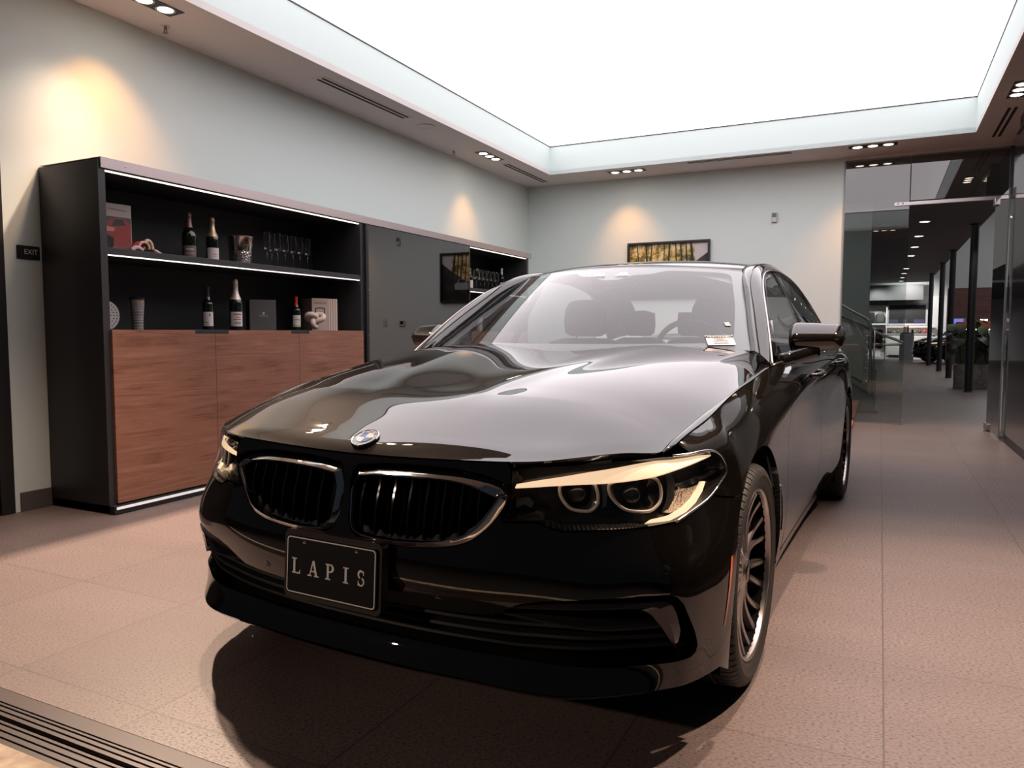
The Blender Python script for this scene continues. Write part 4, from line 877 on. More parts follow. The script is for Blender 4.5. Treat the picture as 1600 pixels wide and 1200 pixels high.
# --- greenhouse
I_C = smooth_path([(-.72,.752,1.005),(-.93,.692,1.135),(-1.15,.633,1.262),(-1.36,.580,1.376),(-1.6,.578,1.420),(-1.95,.578,1.437),(-2.3,.575,1.425),(-2.65,.567,1.385),(-2.95,.57,1.325),(-3.2,.605,1.215),(-3.5,.67,1.06)], 80)
O_C = smooth_path([(-.615,.848,.955),(-.85,.785,1.128),(-1.03,.736,1.240),(-1.21,.698,1.322),(-1.46,.672,1.376),(-1.75,.665,1.397),(-2.0,.665,1.395),(-2.3,.672,1.370),(-2.56,.690,1.315),(-2.74,.728,1.225),(-2.86,.775,1.12),(-2.93,.830,1.012)], 80)
for s in SIDES:
    sec = []
    for k in range(80):
        a, b = I_C[k].copy(), O_C[k].copy(); 
        if k > 66: b = b+(np.array([-3.2, .80, 1.015])-b)*((k-66)/13)**1.2*.9
        w_ = b-a; n = np.cross(w_, (I_C[min(k+1, 79)]-I_C[max(k-1, 0)])); n /= np.linalg.norm(n)+1e-9; n = n if n[1]+n[2] > 0 else -n
        row = [a-n*.02, a-n*.002]+[a+w_*q+n*(.020*sin(pi*q**.9)) for q in (.03, .18, .33, .46)]+[a+w_*.50+n*.015]+[a+w_*q+n*(.020*sin(pi*q**.9)) for q in (.54, .7, .85, .97)]+[b-n*.004, b-n*.02-np.array([0, .01, 0])]
        sec.append([p*np.array([1, s, 1]) for p in row])
    bm = B(); grid(bm, sec); obj('pillar_and_roof_rail', bm, M_PAINT, CAR, angle=42)
# roof panel
RZ = spl_xy([(-3.1,1.305),(-2.9,1.352),(-2.65,1.412),(-2.3,1.456),(-1.95,1.474),(-1.7,1.468),(-1.45,1.446),(-1.2,1.404),(-1.1,1.378)])
def roofpt(x, q):   # q -1..1 across
    yI = np.interp(-x, -I_C[:, 0], I_C[:, 1]); zI = np.interp(-x, -I_C[:, 0], I_C[:, 2])
    zc = float(RZ(x)); return (x, q*yI, zI+(zc-zI)*(1-abs(q)**2.3))
def top_edge(y): return -1.195-.165*(abs(y)/.58)**2
def bot_edge(y): return -.50-.235*(abs(y)/.75)**2
bm = B(); R = []
for i in range(40):
    row = []
    for q in np.linspace(-1, 1, 41):
        xf = top_edge(q*.58)-.004; x = xf+(-2.93-xf)*i/39; p = np.array(roofpt(x, q*.995)); row.append(p)
    if i == 0: R.append([p-np.array([0, 0, .012]) for p in row])
    R.append(row)
grid(bm, R); obj('roof', bm, M_PAINT, CAR, smooth=True)
# windscreen as a chart (y, t)
def ws_pt(y, t, out=0.):
    y = np.asarray(y, float); t = np.asarray(t, float); yb = y*(1+0*t)
    x0, x1 = bot_edge(yb*1.0), top_edge(yb*.76); z0 = 1.0-.0*y; 
    Y = yb*(1-t)+yb*(.577/.752)*t
    zt = 1.402-.027*(np.abs(Y)/.577)**2; zb = .992+.014*(np.abs(yb)/.75)**2
    x0 = -.50-.232*(np.abs(yb)/.752)**2; x1 = -1.195-.165*(np.abs(Y)/.577)**2
    c = 4*t*(1-t)*.022; d = np.stack([x0+(x1-x0)*t+c*.5, Y, zb+(zt-zb)*t+c*.85], -1); return d
def ev_ws(y, t):
    y = np.asarray(y, float); t = np.asarray(t, float); e = 1e-3; P = ws_pt(y, t); a = ws_pt(y+e, t)-ws_pt(y-e, t); b = ws_pt(y, t+e)-ws_pt(y, t-e); n = np.cross(a, b); n /= np.linalg.norm(n, axis=-1)[..., None]
    n = np.where(n[..., 2:3] < 0, -n, n); return P, n
ws_out = sf([(-.752, 0), (.752, 0), (.752, 1), (-.752, 1)])
bm = B(); grid(bm, [[ws_pt(y, t) for t in np.linspace(.002, .998, 48)] for y in np.linspace(-.750, .750, 72)]); bmesh.ops.recalc_face_normals(bm, faces=bm.faces)
if sum(f.normal.z for f in bm.faces) < 0: bmesh.ops.reverse_faces(bm, faces=bm.faces)
WS = obj('windscreen', bm, M_GLASS_W, CAR, smooth=True, recalc=False)
clear = roundc(sf([(-.690,.085),(.690,.085),(.700,.5),(.690,.945),(.33,.945),(.25,.88),(.14,.87),(.09,.80),(-.03,.80),(-.09,.86),(-.20,.88),(-.26,.945),(-.690,.945),(-.700,.5)]), .07, 6)
holes_ = [clear]
fr_o = sf([(-.750, .004), (.750, .004), (.750, .996), (-.750, .996)])
panel_mesh('black_screen_border', [panel_data(ev_ws, fr_o, [clear], step=.02, inset=0)], M_FRIT, WS, off=-.005, depth=.001)
M_POD = mat('pod_light_glass', (.55, .55, .55), rough=.15, coat=1)
for y0 in (-.065, .085): # the two triangular camera windows
    P, n = ev_ws(np.array([y0-.045, y0+.045, y0+.02, y0-.02]), np.array([.845, .845, .905, .905])); bm = B(); bm.faces.new([bm.verts.new(p+m_*.001) for p, m_ in zip(P, n)]); obj('camera_window', bm, M_POD, WS)
bm = B(); grid(bm, [[ws_pt(y, .02)+np.array([.0, 0, -.006]), ws_pt(y, -.03)+np.array([.02, 0, -.012]), ws_pt(y, -.08)+np.array([.05, 0, -.03])] for y in np.linspace(-.74, .74, 40)]); obj('cowl', bm, M_DARK, CAR, smooth=True)
for y0, y1 in ((.62, -.10), (-.05, -.66)):  # wipers resting at the base
    P = [ws_pt(y0+(y1-y0)*q, .025+.012*q)+np.array([.02, 0, -.012]) for q in np.linspace(0, 1, 20)]; bm = B(); tube(bm, P, .006, 6); obj('wiper', bm, M_DARK, WS, smooth=True)
# stickers on the screen
def on_ws(bm, y, t, w, h, out=.003):
    P, n = ev_ws(np.array([y, y+.01]), np.array([t, t])); P2, _ = ev_ws(np.array([y]), np.array([t+.02])); x_ = P[1]-P[0]; u_ = P2[0]-P[0]; return place(bm, frameM(P[0]+n[0]*out, x_, u_))
ys, ts = .640, .095
bm = B(); prism(bm, [(-.056, -.034), (.056, -.034), (.056, .036), (-.056, .036)], -.0004, 0); st = obj('stock_sticker', on_ws(bm, ys, ts, 0, 0), mat('sticker_white', (.50, .49, .52), rough=.5), WS)
bm = B(); quad(bm, [(-.056, .018), (.056, .018), (.056, .036), (-.056, .036)]); obj('sticker_header', on_ws(bm, ys, ts, 0, 0), mat('sticker_header_grey', (.02, .02, .022), rough=.5), WS)
bm = text_bm('*TKWW2201*', .0205, .0003); place(bm, Matrix.Translation((0, .027, .0012)) @ Matrix.Diagonal((.92, 1, 1, 1))); obj('sticker_number', on_ws(bm, ys, ts, 0, 0), M_WHITE, WS)
bm = B()
for yy, w_ in ((.010, .05), (.002, .03), (-.007, .06)): quad(bm, [(-w_/2, yy-.0012), (w_/2, yy-.0012), (w_/2, yy+.0012), (-w_/2, yy+.0012)])
for k in range(20): x_ = -.03+k*.003; quad(bm, [(x_, -.026), (x_+.0015, -.026), (x_+.0015, -.019), (x_, -.019)])
obj('sticker_print', on_ws(bm, ys, ts, 0, 0, .0036), M_DARK, WS)
bm = B(); prism(bm, rrect(.022, .03, .003), -.0004, 0); obj('small_sticker', on_ws(bm, .665, .255, 0, 0), mat('sticker_grey', (.35, .36, .38), rough=.5), WS)
# rear window and boot
bm = B(); rows = []
for i in range(14):
    q = i/13; row = []
    for y in np.linspace(-1, 1, 21):
        yy = y*(.565+.10*q); x = -2.93-.62*q-.05*(1-y*y); z = (1.345-.02*y*y)+(1.065-1.345)*q+.03*sin(pi*q)-.02*y*y; row.append((x, yy, z))
    rows.append(row)
grid(bm, rows); obj('rear_window', bm, pane('rear_glass', (.85, .88, .88)), CAR, smooth=True)
bm = B(); rows = []
for i in range(12):
    q = i/11; x = -3.45-.58*q; yy = float(np.interp(x, [-4.05, -3.95, -3.8, -3.4], [.50, .60, .70, .765])); rows.append([(x-(.05*(1-y*y) if q > .8 else 0), y*yy, 1.075-.035*q*q+.0-.05*abs(y)**3*(1-q*.4)) for y in np.linspace(-1, 1, 21)])
grid(bm, rows); obj('boot_lid', bm, M_PAINT, CAR, smooth=True)
for s in SIDES:
    bm = B(); box(bm, -4.09, -3.98, s*.42 if s > 0 else -.76, .76 if s > 0 else -.42, .78, .90, .03); obj('tail_light', bm, mat('tail_red', (.25, .01, .01), rough=.1, coat=1), CAR, smooth=True)
# side windows: surface between belt and O_C
def beltpt(x):
    u = fix_u(x, .97); return SF.at([u], [topz(u)])[0][0]
belt = np.array([beltpt(x) for x in np.linspace(-.62, -2.92, 60)])
ocx = O_C[:, 0]
def side_pt(x, q):
    b = np.array([np.interp(-x, -belt[:, 0], belt[:, i]) for i in range(3)]); t_ = np.array([np.interp(-x, -ocx, O_C[:, i]) for i in range(3)]); p = b+(t_-b)*q; p[1] += .012*sin(pi*q); return p
B_X = -1.70
for s in SIDES:
    mS = np.array([1, s, 1.])
    for nm, x0, x1, pr in (('window_glass', -.64, B_X+.035, 'front_door'), ('window_glass', B_X-.035, -2.905, 'rear_door')):
        bm = B(); grid(bm, [[(side_pt(x, q)-np.array([0, .010, 0]))*mS for q in np.linspace(-.02, .985, 9)] for x in np.linspace(x0, x1, 40)]); obj(nm, bm, M_GLASS_S, DOORS[(pr, s)], smooth=True)
    bm = B(); grid(bm, [[(side_pt(B_X+dx+.05*(.5-q), q)+np.array([0, .0 if abs(dx) < .03 else -.008, 0]))*mS for q in np.linspace(0, .99, 9)] for dx in (.045, .028, 0, -.028, -.045)]); obj('b_pillar_trim', bm, M_GBLK, DOORS[('front_door', s)], smooth=True)
    bm = B(); grid(bm, [[(side_pt(-2.60+dx+.03*(.5-q), q))*mS for q in np.linspace(0, .99, 6)] for dx in (.014, -.014)]); obj('quarter_divider', bm, M_GBLK, DOORS[('rear_door', s)], smooth=True)
    # mirror sail (black triangle in front of the window)
    bm = B(); V = [bm.verts.new((np.array(side_pt(x, q))+np.array([0, .004, 0]))*mS) for x, q in ((-.63, 0), (-.82, 0), (-.80, .5), (-.76, .62), (-.70, .45))]; bm.faces.new(V); obj('mirror_sail', bm, M_GBLK, DOORS[('front_door', s)])
    # bright surround following the whole window line
    for nm2, pr, sel in (('window_trim', 'front_door', lambda x: x > B_X), ('window_trim', 'rear_door', lambda x: x <= B_X)):
        up = [p for p in O_C if sel(p[0])]; lo = [p for p in belt if sel(p[0])]
        for P in (up, lo):
            P = [(np.array(p)+np.array([0, .004, -.003 if P is up else .004]))*mS for p in P]; bm = B(); tube(bm, P, .0042, 6); obj('window_trim', bm, M_SATIN, DOORS[(pr, s)], smooth=True)
    # door handles
    for x, z, pr in ((-1.27, .893, 'front_door'), (-2.23, .915, 'rear_door')):
        u = fix_u(x, z); P0, n0 = SF.at([u], [z]); p0 = P0[0]
        bm = B(); path = [p0+np.array([dx, dy, dz]) for dx, dy, dz in ((.105, -.005, -.004), (.095, .022, -.003), (.05, .036, 0), (0, .038, .002), (-.05, .036, .004), (-.095, .022, .006), (-.105, -.005, .006))]
        P = smooth_path(path, 24)*mS; tube(bm, P, [.008]+[.0115]*22+[.008], 10, flat=1.0); obj('door_handle', bm, M_PAINT, DOORS[(pr, s)], smooth=True)
        bm = B(); P = [(q+np.array([0, .0115, -.002]))*mS for q in np.array(path[2:5])]; tube(bm, smooth_path(P, 12), .003, 6); obj('handle_trim', bm, M_CHROME, DOORS[(pr, s)], smooth=True)
    # fender air breather
    br_ = sf([(1.885,.545),(1.90,.55),(1.955,.50),(1.99,.43),(1.985,.375),(1.97,.37),(1.968,.43),(1.94,.495)]); panel_mesh('air_breather', [panel_data(SF.at, br_, step=.012, inset=0)], M_GBLK, fenders[s], side=s, off=.003, depth=.004)
    # ---- door mirror
    MPROF = smooth_path([(.62,-.93,0),(.90,-.55,0),(.99,-.12,0),(.86,.22,0),(.52,.60,0),(.12,.90,0),(-.20,1.0,0),(-.45,.92,0),(-.50,.3,0),(-.50,-.5,0),(-.42,-.95,0),(.1,-1.04,0)], 36, closed=True)[:, :2]
    mm_ = thing('tmp', None, None); bpy.data.objects.remove(mm_)
    rows = []
    for q in np.linspace(0, 1, 22):
        y = .864+(1.072-.864)*q; e = min(q/.16, 1, (1-q)/.20); e = sqrt(max(0, 1-(1-e)**2)); 
        xc = -.93-.055*q; zc = 1.062+.003*q-.004; hx = .082*(.35+.65*e)*(1-.20*q); hz = (.063-.012*q)*(.16+.84*e) if q > .5 else (.063-.012*q)*(.50+.50*e)
        row = []
        for fx, fz in MPROF: row.append((xc+hx*fx, s*y, zc+hz*fz))
        rows.append(row)
    bm = B(); grid(bm, rows, closev=True, capu=True); mir = obj('door_mirror', bm, M_PAINT, CAR, smooth=True)
    P = [((-.93-.055*q)+.076*(1-.22*q)+.0015, s*(.868+.204*q), 1.046+.004*q) for q in np.linspace(.10, .90, 14)]
    bm = B(); tube(bm, P, .0035, 6); obj('mirror_crease', bm, M_GBLK, mir, smooth=True)
    P = smooth_path([(-.80, s*.845, .968), (-.84, s*.875, .975), (-.885, s*.925, .992), (-.92, s*.975, 1.006)], 14); bm = B(); tube(bm, P, [.016]*5+[.018]*9, 10, flat=1.6); obj('mirror_arm', bm, M_GBLK, mir, smooth=True)
    bm = B(); box(bm, -1.015, -1.008, min(s*.885, s*1.045), max(s*.885, s*1.045), 1.015, 1.105, .003); obj('mirror_glass', bm, mat('mirror_silver', (.7, .7, .72), rough=.02, metal=1), mir)
# ---- cabin
bm = B(); rows = []
for x, z, c in ((-.62, .955, .0), (-.80, .975, .004), (-.95, .985, .008), (-1.05, .975, .01), (-1.10, .93, .01), (-1.12, .70, 0)):
    rows.append([(x-.05*(1-(y/.72)**2)*0, y, z+(.035 if abs(y-.37) < .19 and -1.08 < x < -.85 else 0)) for y in np.linspace(-.72, .72, 31)])
grid(bm, rows); obj('dashboard', bm, M_TRIM, CAR, smooth=True)
sw = B(); th = np.linspace(0, 2*pi, 40, endpoint=False); c0 = np.array([-1.29, .365, .962]); ax = Vector((-.93, 0, .36)); e1 = np.array([0, 1, 0.]); e2 = np.array([.36, 0, .93])
tube(sw, [c0+.182*(cos(t)*e1+sin(t)*e2) for t in th], .014, 10, closed=True); tube(sw, [c0+.17*e1, c0, c0-.17*e1], .016, 8, flat=1.5); box(sw, c0[0]-.03, c0[0]+.04, c0[1]-.06, c0[1]+.06, c0[2]-.05, c0[2]+.05, .02)
obj('steering_wheel', sw, M_TRIM, CAR, smooth=True)
def seat(cx, cy, w, x, zt, nm):
    bm = B(); rows = []
    for z, dx, ww, th_ in ((.42, .05, .24, .10), (.55, .02, .26, .11), (.75, -.04, .27, .10), (.95, -.09, .26, .09), (1.02, -.10, .22, .07), (1.045, -.105, .14, .04)):
        row = []
        for k in range(20):
            t = 2*pi*k/20; row.append((x+dx+th_*abs(cos(t))**.7*np.sign(cos(t)), cy+ww*w*abs(sin(t))**.6*np.sign(sin(t)), z))
        rows.append(row)
    grid(bm, rows, closev=True, capu=True); st_ = obj(nm, bm, M_SEAT, CAR, smooth=True)
    bm = B(); rows = []
    for z, ww, th_ in ((1.055, .09, .035), (1.075, .125, .05), (1.14, .132, .055), (1.21, .125, .052), (zt-.012, .10, .04), (zt, .06, .02)):
        rows.append([(x-.115+th_*abs(cos(t))**.7*np.sign(cos(t)), cy+ww*w*abs(sin(t))**.55*np.sign(sin(t)), z) for t in np.arange(20)*2*pi/20])
    grid(bm, rows, closev=True, capu=True); obj('headrest', bm, M_SEAT, st_, smooth=True); return st_
seat(0, .375, 1.0, -1.58, 1.272, 'front_seat'); seat(0, -.375, 1.0, -1.58, 1.265, 'front_seat')
seat(0, .36, .80, -2.44, 1.215, 'rear_seat'); seat(0, -.345, .80, -2.44, 1.225, 'rear_seat'); seat(0, 0, .66, -2.46, 1.16, 'rear_seat')
bm = B(); box(bm, -2.62, -2.30, -.64, .64, .45, .99, .06, 3); box(bm, -3.4, -2.6, -.64, .64, .96, 1.0, .01); obj('rear_bench', bm, M_SEAT, CAR, smooth=True)
bm = B(); box(bm, -1.17, -1.14, -.12, .12, 1.295, 1.345, .02, 3); cyl(bm, (-1.155, 0, 1.33), (-1.19, 0, 1.385), .012, 8); obj('rear_view_mirror', bm, M_GBLK, CAR, smooth=True)
bm = B(); R = []
for i in range(12):
    R.append([np.array(roofpt(-1.24+(-2.9+1.24)*i/11, q*.97))-np.array([0, 0, .03]) for q in np.linspace(-1, 1, 15)])
grid(bm, R); obj('headliner', bm, mat('headliner_grey', (.30, .29, .29), rough=.9), CAR, smooth=True)
bm = B(); box(bm, -3.3, -.5, -.74, .74, .28, .34); obj('cabin_floor', bm, M_TRIM, CAR)
# ---- wheels
def make_wheel(side):
    w_ = None; rt, hw = .340, .1225
    prof = []
    N_B = 78; angs = []
    for k in range(N_B): angs += [(k+0)/N_B, (k+.80)/N_B, (k+.86)/N_B, (k+.94)/N_B]
    # tyre profile (radius, lateral) from inner bead around the tread to the outer bead; shoulder rows take the sipes
    P0 = [(.250, -.105, 0), (.275, -.118, 0), (.305, -.1225, 0), (.326, -.115, 0), (.335, -.098, 1), (.338, -.080, 1), (.3385, -.062, 0), (.331, -.060, 0), (.331, -.050, 0), (.340, -.048, 0), (.340, -.012, 0), (.332, -.010, 0), (.332, .000, 0), (.340, .002, 0),
          (.340, .040, 0), (.331, .042, 0), (.331, .052, 0), (.3385, .054, 0), (.338, .078, 1), (.335, .098, 1), (.328, .112, 1), (.318, .1195, 0), (.308, .1225, 0), (.300, .1235, 0), (.298, .1220, 0), (.283, .1200, 0), (.268, .1160, 0), (.262, .1120, 0), (.258, .106, 0)]
    rows = []
    for i, a in enumerate(angs):
        t = 2*pi*a; cut = .0055 if i % 4 in (2, 3) else 0
        rows.append([((r-cut*f_)*cos(t), side*y, (r-cut*f_)*sin(t)) for r, y, f_ in P0])
    bm = B(); grid(bm, rows, closeu=True); ty = obj('tyre', bm, M_RUBBER, None, angle=32)
    root = thing('wheel', None, None); ty.parent = root
    bm = B(); lathe(bm, [(.2585, .104), (.2605, .112), (.2570, .1150), (.2525, .1125), (.2510, .108), (.2495, .098)], 72, 'Y')
    if side < 0: bmesh.ops.scale(bm, vec=(1, -1, 1), verts=bm.verts)
    rim = obj('rim', bm, M_SATIN, root, smooth=True)
    # paired spokes
    for k in range(10):
        for d in (-1, 1):
            bm = B(); rows = []
            for q in np.linspace(0, 1, 9):
                r = .050+(.250-.050)*q; t = 2*pi*k/10+d*(.055+.10*q**1.2+(.10*(1-q)**3)); y = .084-.020*sin(pi*q*.75)+.024*q**2; wd = .0105+.0030*q**2; c_, s_ = cos(t), sin(t)
                row = []
                for a_, b_2 in ((-1, -.016), (-.75, 0), (0, .0025), (.75, 0), (1, -.016)): row.append((r*c_-a_*wd*s_, side*(y+b_2), r*s_+a_*wd*c_))
                rows.append(row)
            grid(bm, rows, capu=False); obj('spoke', bm, M_SATIN, rim, angle=35)
    bm = B(); lathe(bm, [(0, .094), (.028, .093), (.0335, .088), (.036, .086), (.058, .084), (.066, .076), (.068, .05), (.06, .02)], 40, 'Y')
    if side < 0: bmesh.ops.scale(bm, vec=(1, -1, 1), verts=bm.verts)
    hub = obj('hub', bm, M_SATIN, rim, angle=30)
    for k in range(5):
        t = 2*pi*(k+.5)/5; bm = B(); lathe(bm, [(0, .080), (.007, .080), (.009, .076), (.012, .070)], 10, 'Y', (.05*cos(t), 0, .05*sin(t)))
        if side < 0: bmesh.ops.scale(bm, vec=(1, -1, 1), verts=bm.verts)
        obj('wheel_bolt', bm, M_DARK, rim, smooth=True)
    bm = B(); lathe(bm, [(.0, .0945), (.026, .0945), (.030, .092)], 30, 'Y')
    if side < 0: bmesh.ops.scale(bm, vec=(1, -1, 1), verts=bm.verts)
    obj('centre_cap', bm, M_GBLK, rim, smooth=True)
    bm = B(); lathe(bm, [(.07, .02), (.178, .02), (.180, .015), (.180, -.005), (.07, -.005)], 60, 'Y')
    if side < 0: bmesh.ops.scale(bm, vec=(1, -1, 1), verts=bm.verts)
    obj('brake_disc', bm, M_DISC, root, angle=30)
    bm = B(); box(bm, -.02, .09, min(side*-.02, side*.05), max(side*-.02, side*.05), .10, .19, .02); obj('brake_caliper', bm, M_DARK, root, smooth=True)
    bm = B(); lathe(bm, [(.0, -.02), (.20, -.02), (.232, .0), (.245, .04), (.2500, .10)], 48, 'Y')
    if side < 0: bmesh.ops.scale(bm, vec=(1, -1, 1), verts=bm.verts)
    obj('wheel_barrel', bm, M_VOID, root, smooth=True)
    return root
def sub_depth(root):     # thing > part > sub-part only: wheel is a part of the car, everything else on it a sub-part
    for ch in [x for x in bpy.data.objects if x.parent == root]:
        for g_ in [x for x in bpy.data.objects if x.parent == ch]: g_.parent = root
for s in SIDES:
    wr = make_wheel(s); sub_depth(wr); wr.parent = CAR; wr.location = (0, s*.805, .339); wr.rotation_euler = (0, .35, 0)
    w2 = copy_tree(wr); w2.location = (-2.975, s*.812, .339); w2.rotation_euler = (0, 1.1, 0)
# ================================================================ WALL CABINET
M_CAB = mat('graphite_laminate', (.032, .031, .034), rough=.42); M_CABD = mat('graphite_interior', (.010, .010, .011), rough=.6)
M_WAL = mat('walnut_veneer', (.36, .16, .10), rough=.42, spec=.35)
def walnut(m):
    b = m.node_tree.nodes['Principled BSDF']; v = coords(m, (1, .22, 6.5)); n1 = N(m, 'ShaderNodeTexNoise'); n1.inputs['Scale'].default_value = 1.6; n1.inputs['Detail'].default_value = 3; L(m, v, n1.inputs['Vector'])
    sx = N(m, 'ShaderNodeSeparateXYZ'); L(m, v, sx.inputs[0]); ma = N(m, 'ShaderNodeMath', operation='MULTIPLY_ADD'); L(m, n1.outputs[0], ma.inputs[0]); ma.inputs[1].default_value = 2.6; L(m, sx.outputs['Z'], ma.inputs[2])
    cb = N(m, 'ShaderNodeCombineXYZ'); L(m, ma.outputs[0], cb.inputs[2]); n2 = N(m, 'ShaderNodeTexNoise'); n2.inputs['Scale'].default_value = 5.5; n2.inputs['Detail'].default_value = 6; n2.inputs['Roughness'].default_value = .62
    v2 = coords(m, (1, 1.3, 150)); n3 = N(m, 'ShaderNodeTexNoise'); n3.inputs['Scale'].default_value = 2.0; L(m, v2, n3.inputs['Vector'])
    ad = N(m, 'ShaderNodeVectorMath', operation='ADD'); L(m, cb.outputs[0], ad.inputs[0]); L(m, coords(m, (0, .35, 0)), ad.inputs[1]); L(m, ad.outputs[0], n2.inputs['Vector'])
    r1 = ramp(m, n2.outputs[0], [(.30, (.16, .067, .042)), (.44, (.27, .125, .080)), (.58, (.32, .150, .100)), (.72, (.40, .20, .137))])
    r2 = ramp(m, n3.outputs[0], [(.3, (.80, .78, .76)), (.6, (1.05, 1.05, 1.05))]); mu = N(m, 'ShaderNodeMix', data_type='RGBA', blend_type='MULTIPLY'); mu.inputs['Factor'].default_value = 1; L(m, r1.outputs[0], mu.inputs[6]); L(m, r2.outputs[0], mu.inputs[7]); L(m, mu.outputs[2], b.inputs['Base Color'])
walnut(M_WAL)
M_LED = mat('led_strip', (1, .9, .8), emit=(1.0, .88, .80), estr=1.6); M_LEDC = mat('base_light_line', (.9, .9, .9), emit=(.95, .90, .95), estr=.30)
M_RAILT = mat('brushed_top_rail', (.50, .42, .42), rough=.40, metal=.75)
FX = -4.05      # front plane of the cabinets
def cabinet(y0, y1, label, doors, tabs):
    r = thing('shelf_cabinet', label, 'cabinet', (0, y0, 0), 0, 'two graphite shelf cabinets on the left wall'); w = y1-y0
    bm = B(); box(bm, LX+.004, FX, 0, .045, .0, 2.068, .001); box(bm, LX+.004, FX, w-.045, w, .0, 2.068, .001); box(bm, LX+.004, FX+.0, .045, w-.045, 1.085, 1.090); box(bm, LX+.004, FX-.003, .045, w-.045, 2.015, 2.066); box(bm, LX+.004, FX-.03, .045, w-.045, .06, 1.085); obj('carcass', bm, M_CAB, r)
    bm = B(); box(bm, LX+.004, LX+.02, .045, w-.045, 1.09, 2.015); obj('back_panel', bm, M_CABD, r)
    bm = B(); box(bm, LX+.02, FX-.002, .045, w-.045, 1.531, 1.570, .001); sh = obj('shelf', bm, M_CAB, r)
    bm = B(); box(bm, FX-.026, FX-.008, .05, w-.05, 1.525, 1.5305); obj('shelf_led', bm, M_LED, sh)
    bm = B(); box(bm, FX-.026, FX-.008, .05, w-.05, 2.008, 2.0145); obj('top_led', bm, M_LED, r)
    bm = B(); box(bm, LX+.02, FX+.045, -.0, w, .004, .052, .001); pl_ = obj('plinth', bm, M_CABD, r); bm = B(); box(bm, FX+.0455, FX+.048, .012, w-.01, .030, .046); obj('base_light', bm, M_LEDC, pl_)
    ys = [.040]+doors+[w-.04]
    for k in range(len(ys)-1):
        a, b_ = ys[k]+.0015, ys[k+1]-.0015; ya, yb = [t for t in (a, b_)]
        # door outline with a notch for the finger pull
        P = [(ya, .062), (yb, .062), (yb, 1.092)]
        for t0, t1 in tabs[::-1]:
            c0, c1 = max(t0, ya), min(t1, yb)
            if c1 > c0+.005:
                P = [p for p in P if not (abs(p[1]-1.092) < 1e-6 and c0-1e-6 <= p[0] <= c1+1e-6)]
                if c1 >= yb-.002: P += [(yb, 1.066), (c0, 1.066), (c0, 1.092)]
                elif c0 <= ya+.002: P += [(c1, 1.092), (c1, 1.066), (ya, 1.066)]
        if not (abs(P[-1][0]-ya) < 1e-6): P.append((ya, 1.092))
        bm = B(); prism(bm, P, FX-.012, FX+.020, 'X'); obj('door', bm, M_WAL, r)
    for t0, t1 in tabs: bm = B(); box(bm, FX-.02, FX+.017, t0+.001, t1-.001, 1.062, 1.094, .001); obj('finger_pull', bm, M_CAB, r)
    return r
cabinet(2.848, 5.300, 'graphite shelf cabinet with three walnut doors, nearest the camera', [.797, 1.607], [(.632, .912), (1.522, 1.722)])
cabinet(7.135, 8.690, 'graphite shelf cabinet with lit shelves, partly hidden behind the car', [.78], [(.68, .88)])
gp = thing('dark_glass_panel', 'tall dark reflective glass panel between the two shelf cabinets', 'panel', (0, 5.30, 0))
bm = B(); box(bm, LX+.004, FX+.012, .002, 1.832, .05, 2.015); obj('panel_core', bm, M_CABD, gp)
M_MIR = mat('smoked_mirror', (.17, .165, .165), rough=.015, metal=1); bm = B(); box(bm, FX+.0125, FX+.018, .045, 1.832, .055, 2.012); obj('smoked_glass', bm, M_MIR, gp)
bm = B(); box(bm, FX+.0125, FX+.024, .002, .040, .05, 2.015, .001); fr_ = obj('panel_edge_profile', bm, M_BLK, gp)
for z in (.4, 1.05, 1.45, 1.98): bm = B(); lathe(bm, [(0, .001), (.004, .001), (.004, 0)], 8, 'X', (FX+.0245, .032, z)); obj('profile_screw', bm, M_STEEL, fr_)
tr = thing('top_rail', 'pinkish brushed metal rail running along the tops of the cabinets', 'rail', (0, 2.86, 0))
bm = B(); box(bm, FX+.001, FX+.012, 0, 5.90, 2.021, 2.078, .001); box(bm, LX+.004, FX+.012, 0, 5.90, 2.0785, 2.082); obj('rail_profile', bm, M_RAILT, tr)
for k in range(14):
    bm = B(); lathe(bm, [(0, .0020), (.004, .0018), (.0055, .0)], 10, 'X', (FX+.012, .16+k*.43, 2.052)); obj('rail_screw', bm, M_STEEL, tr, smooth=True)
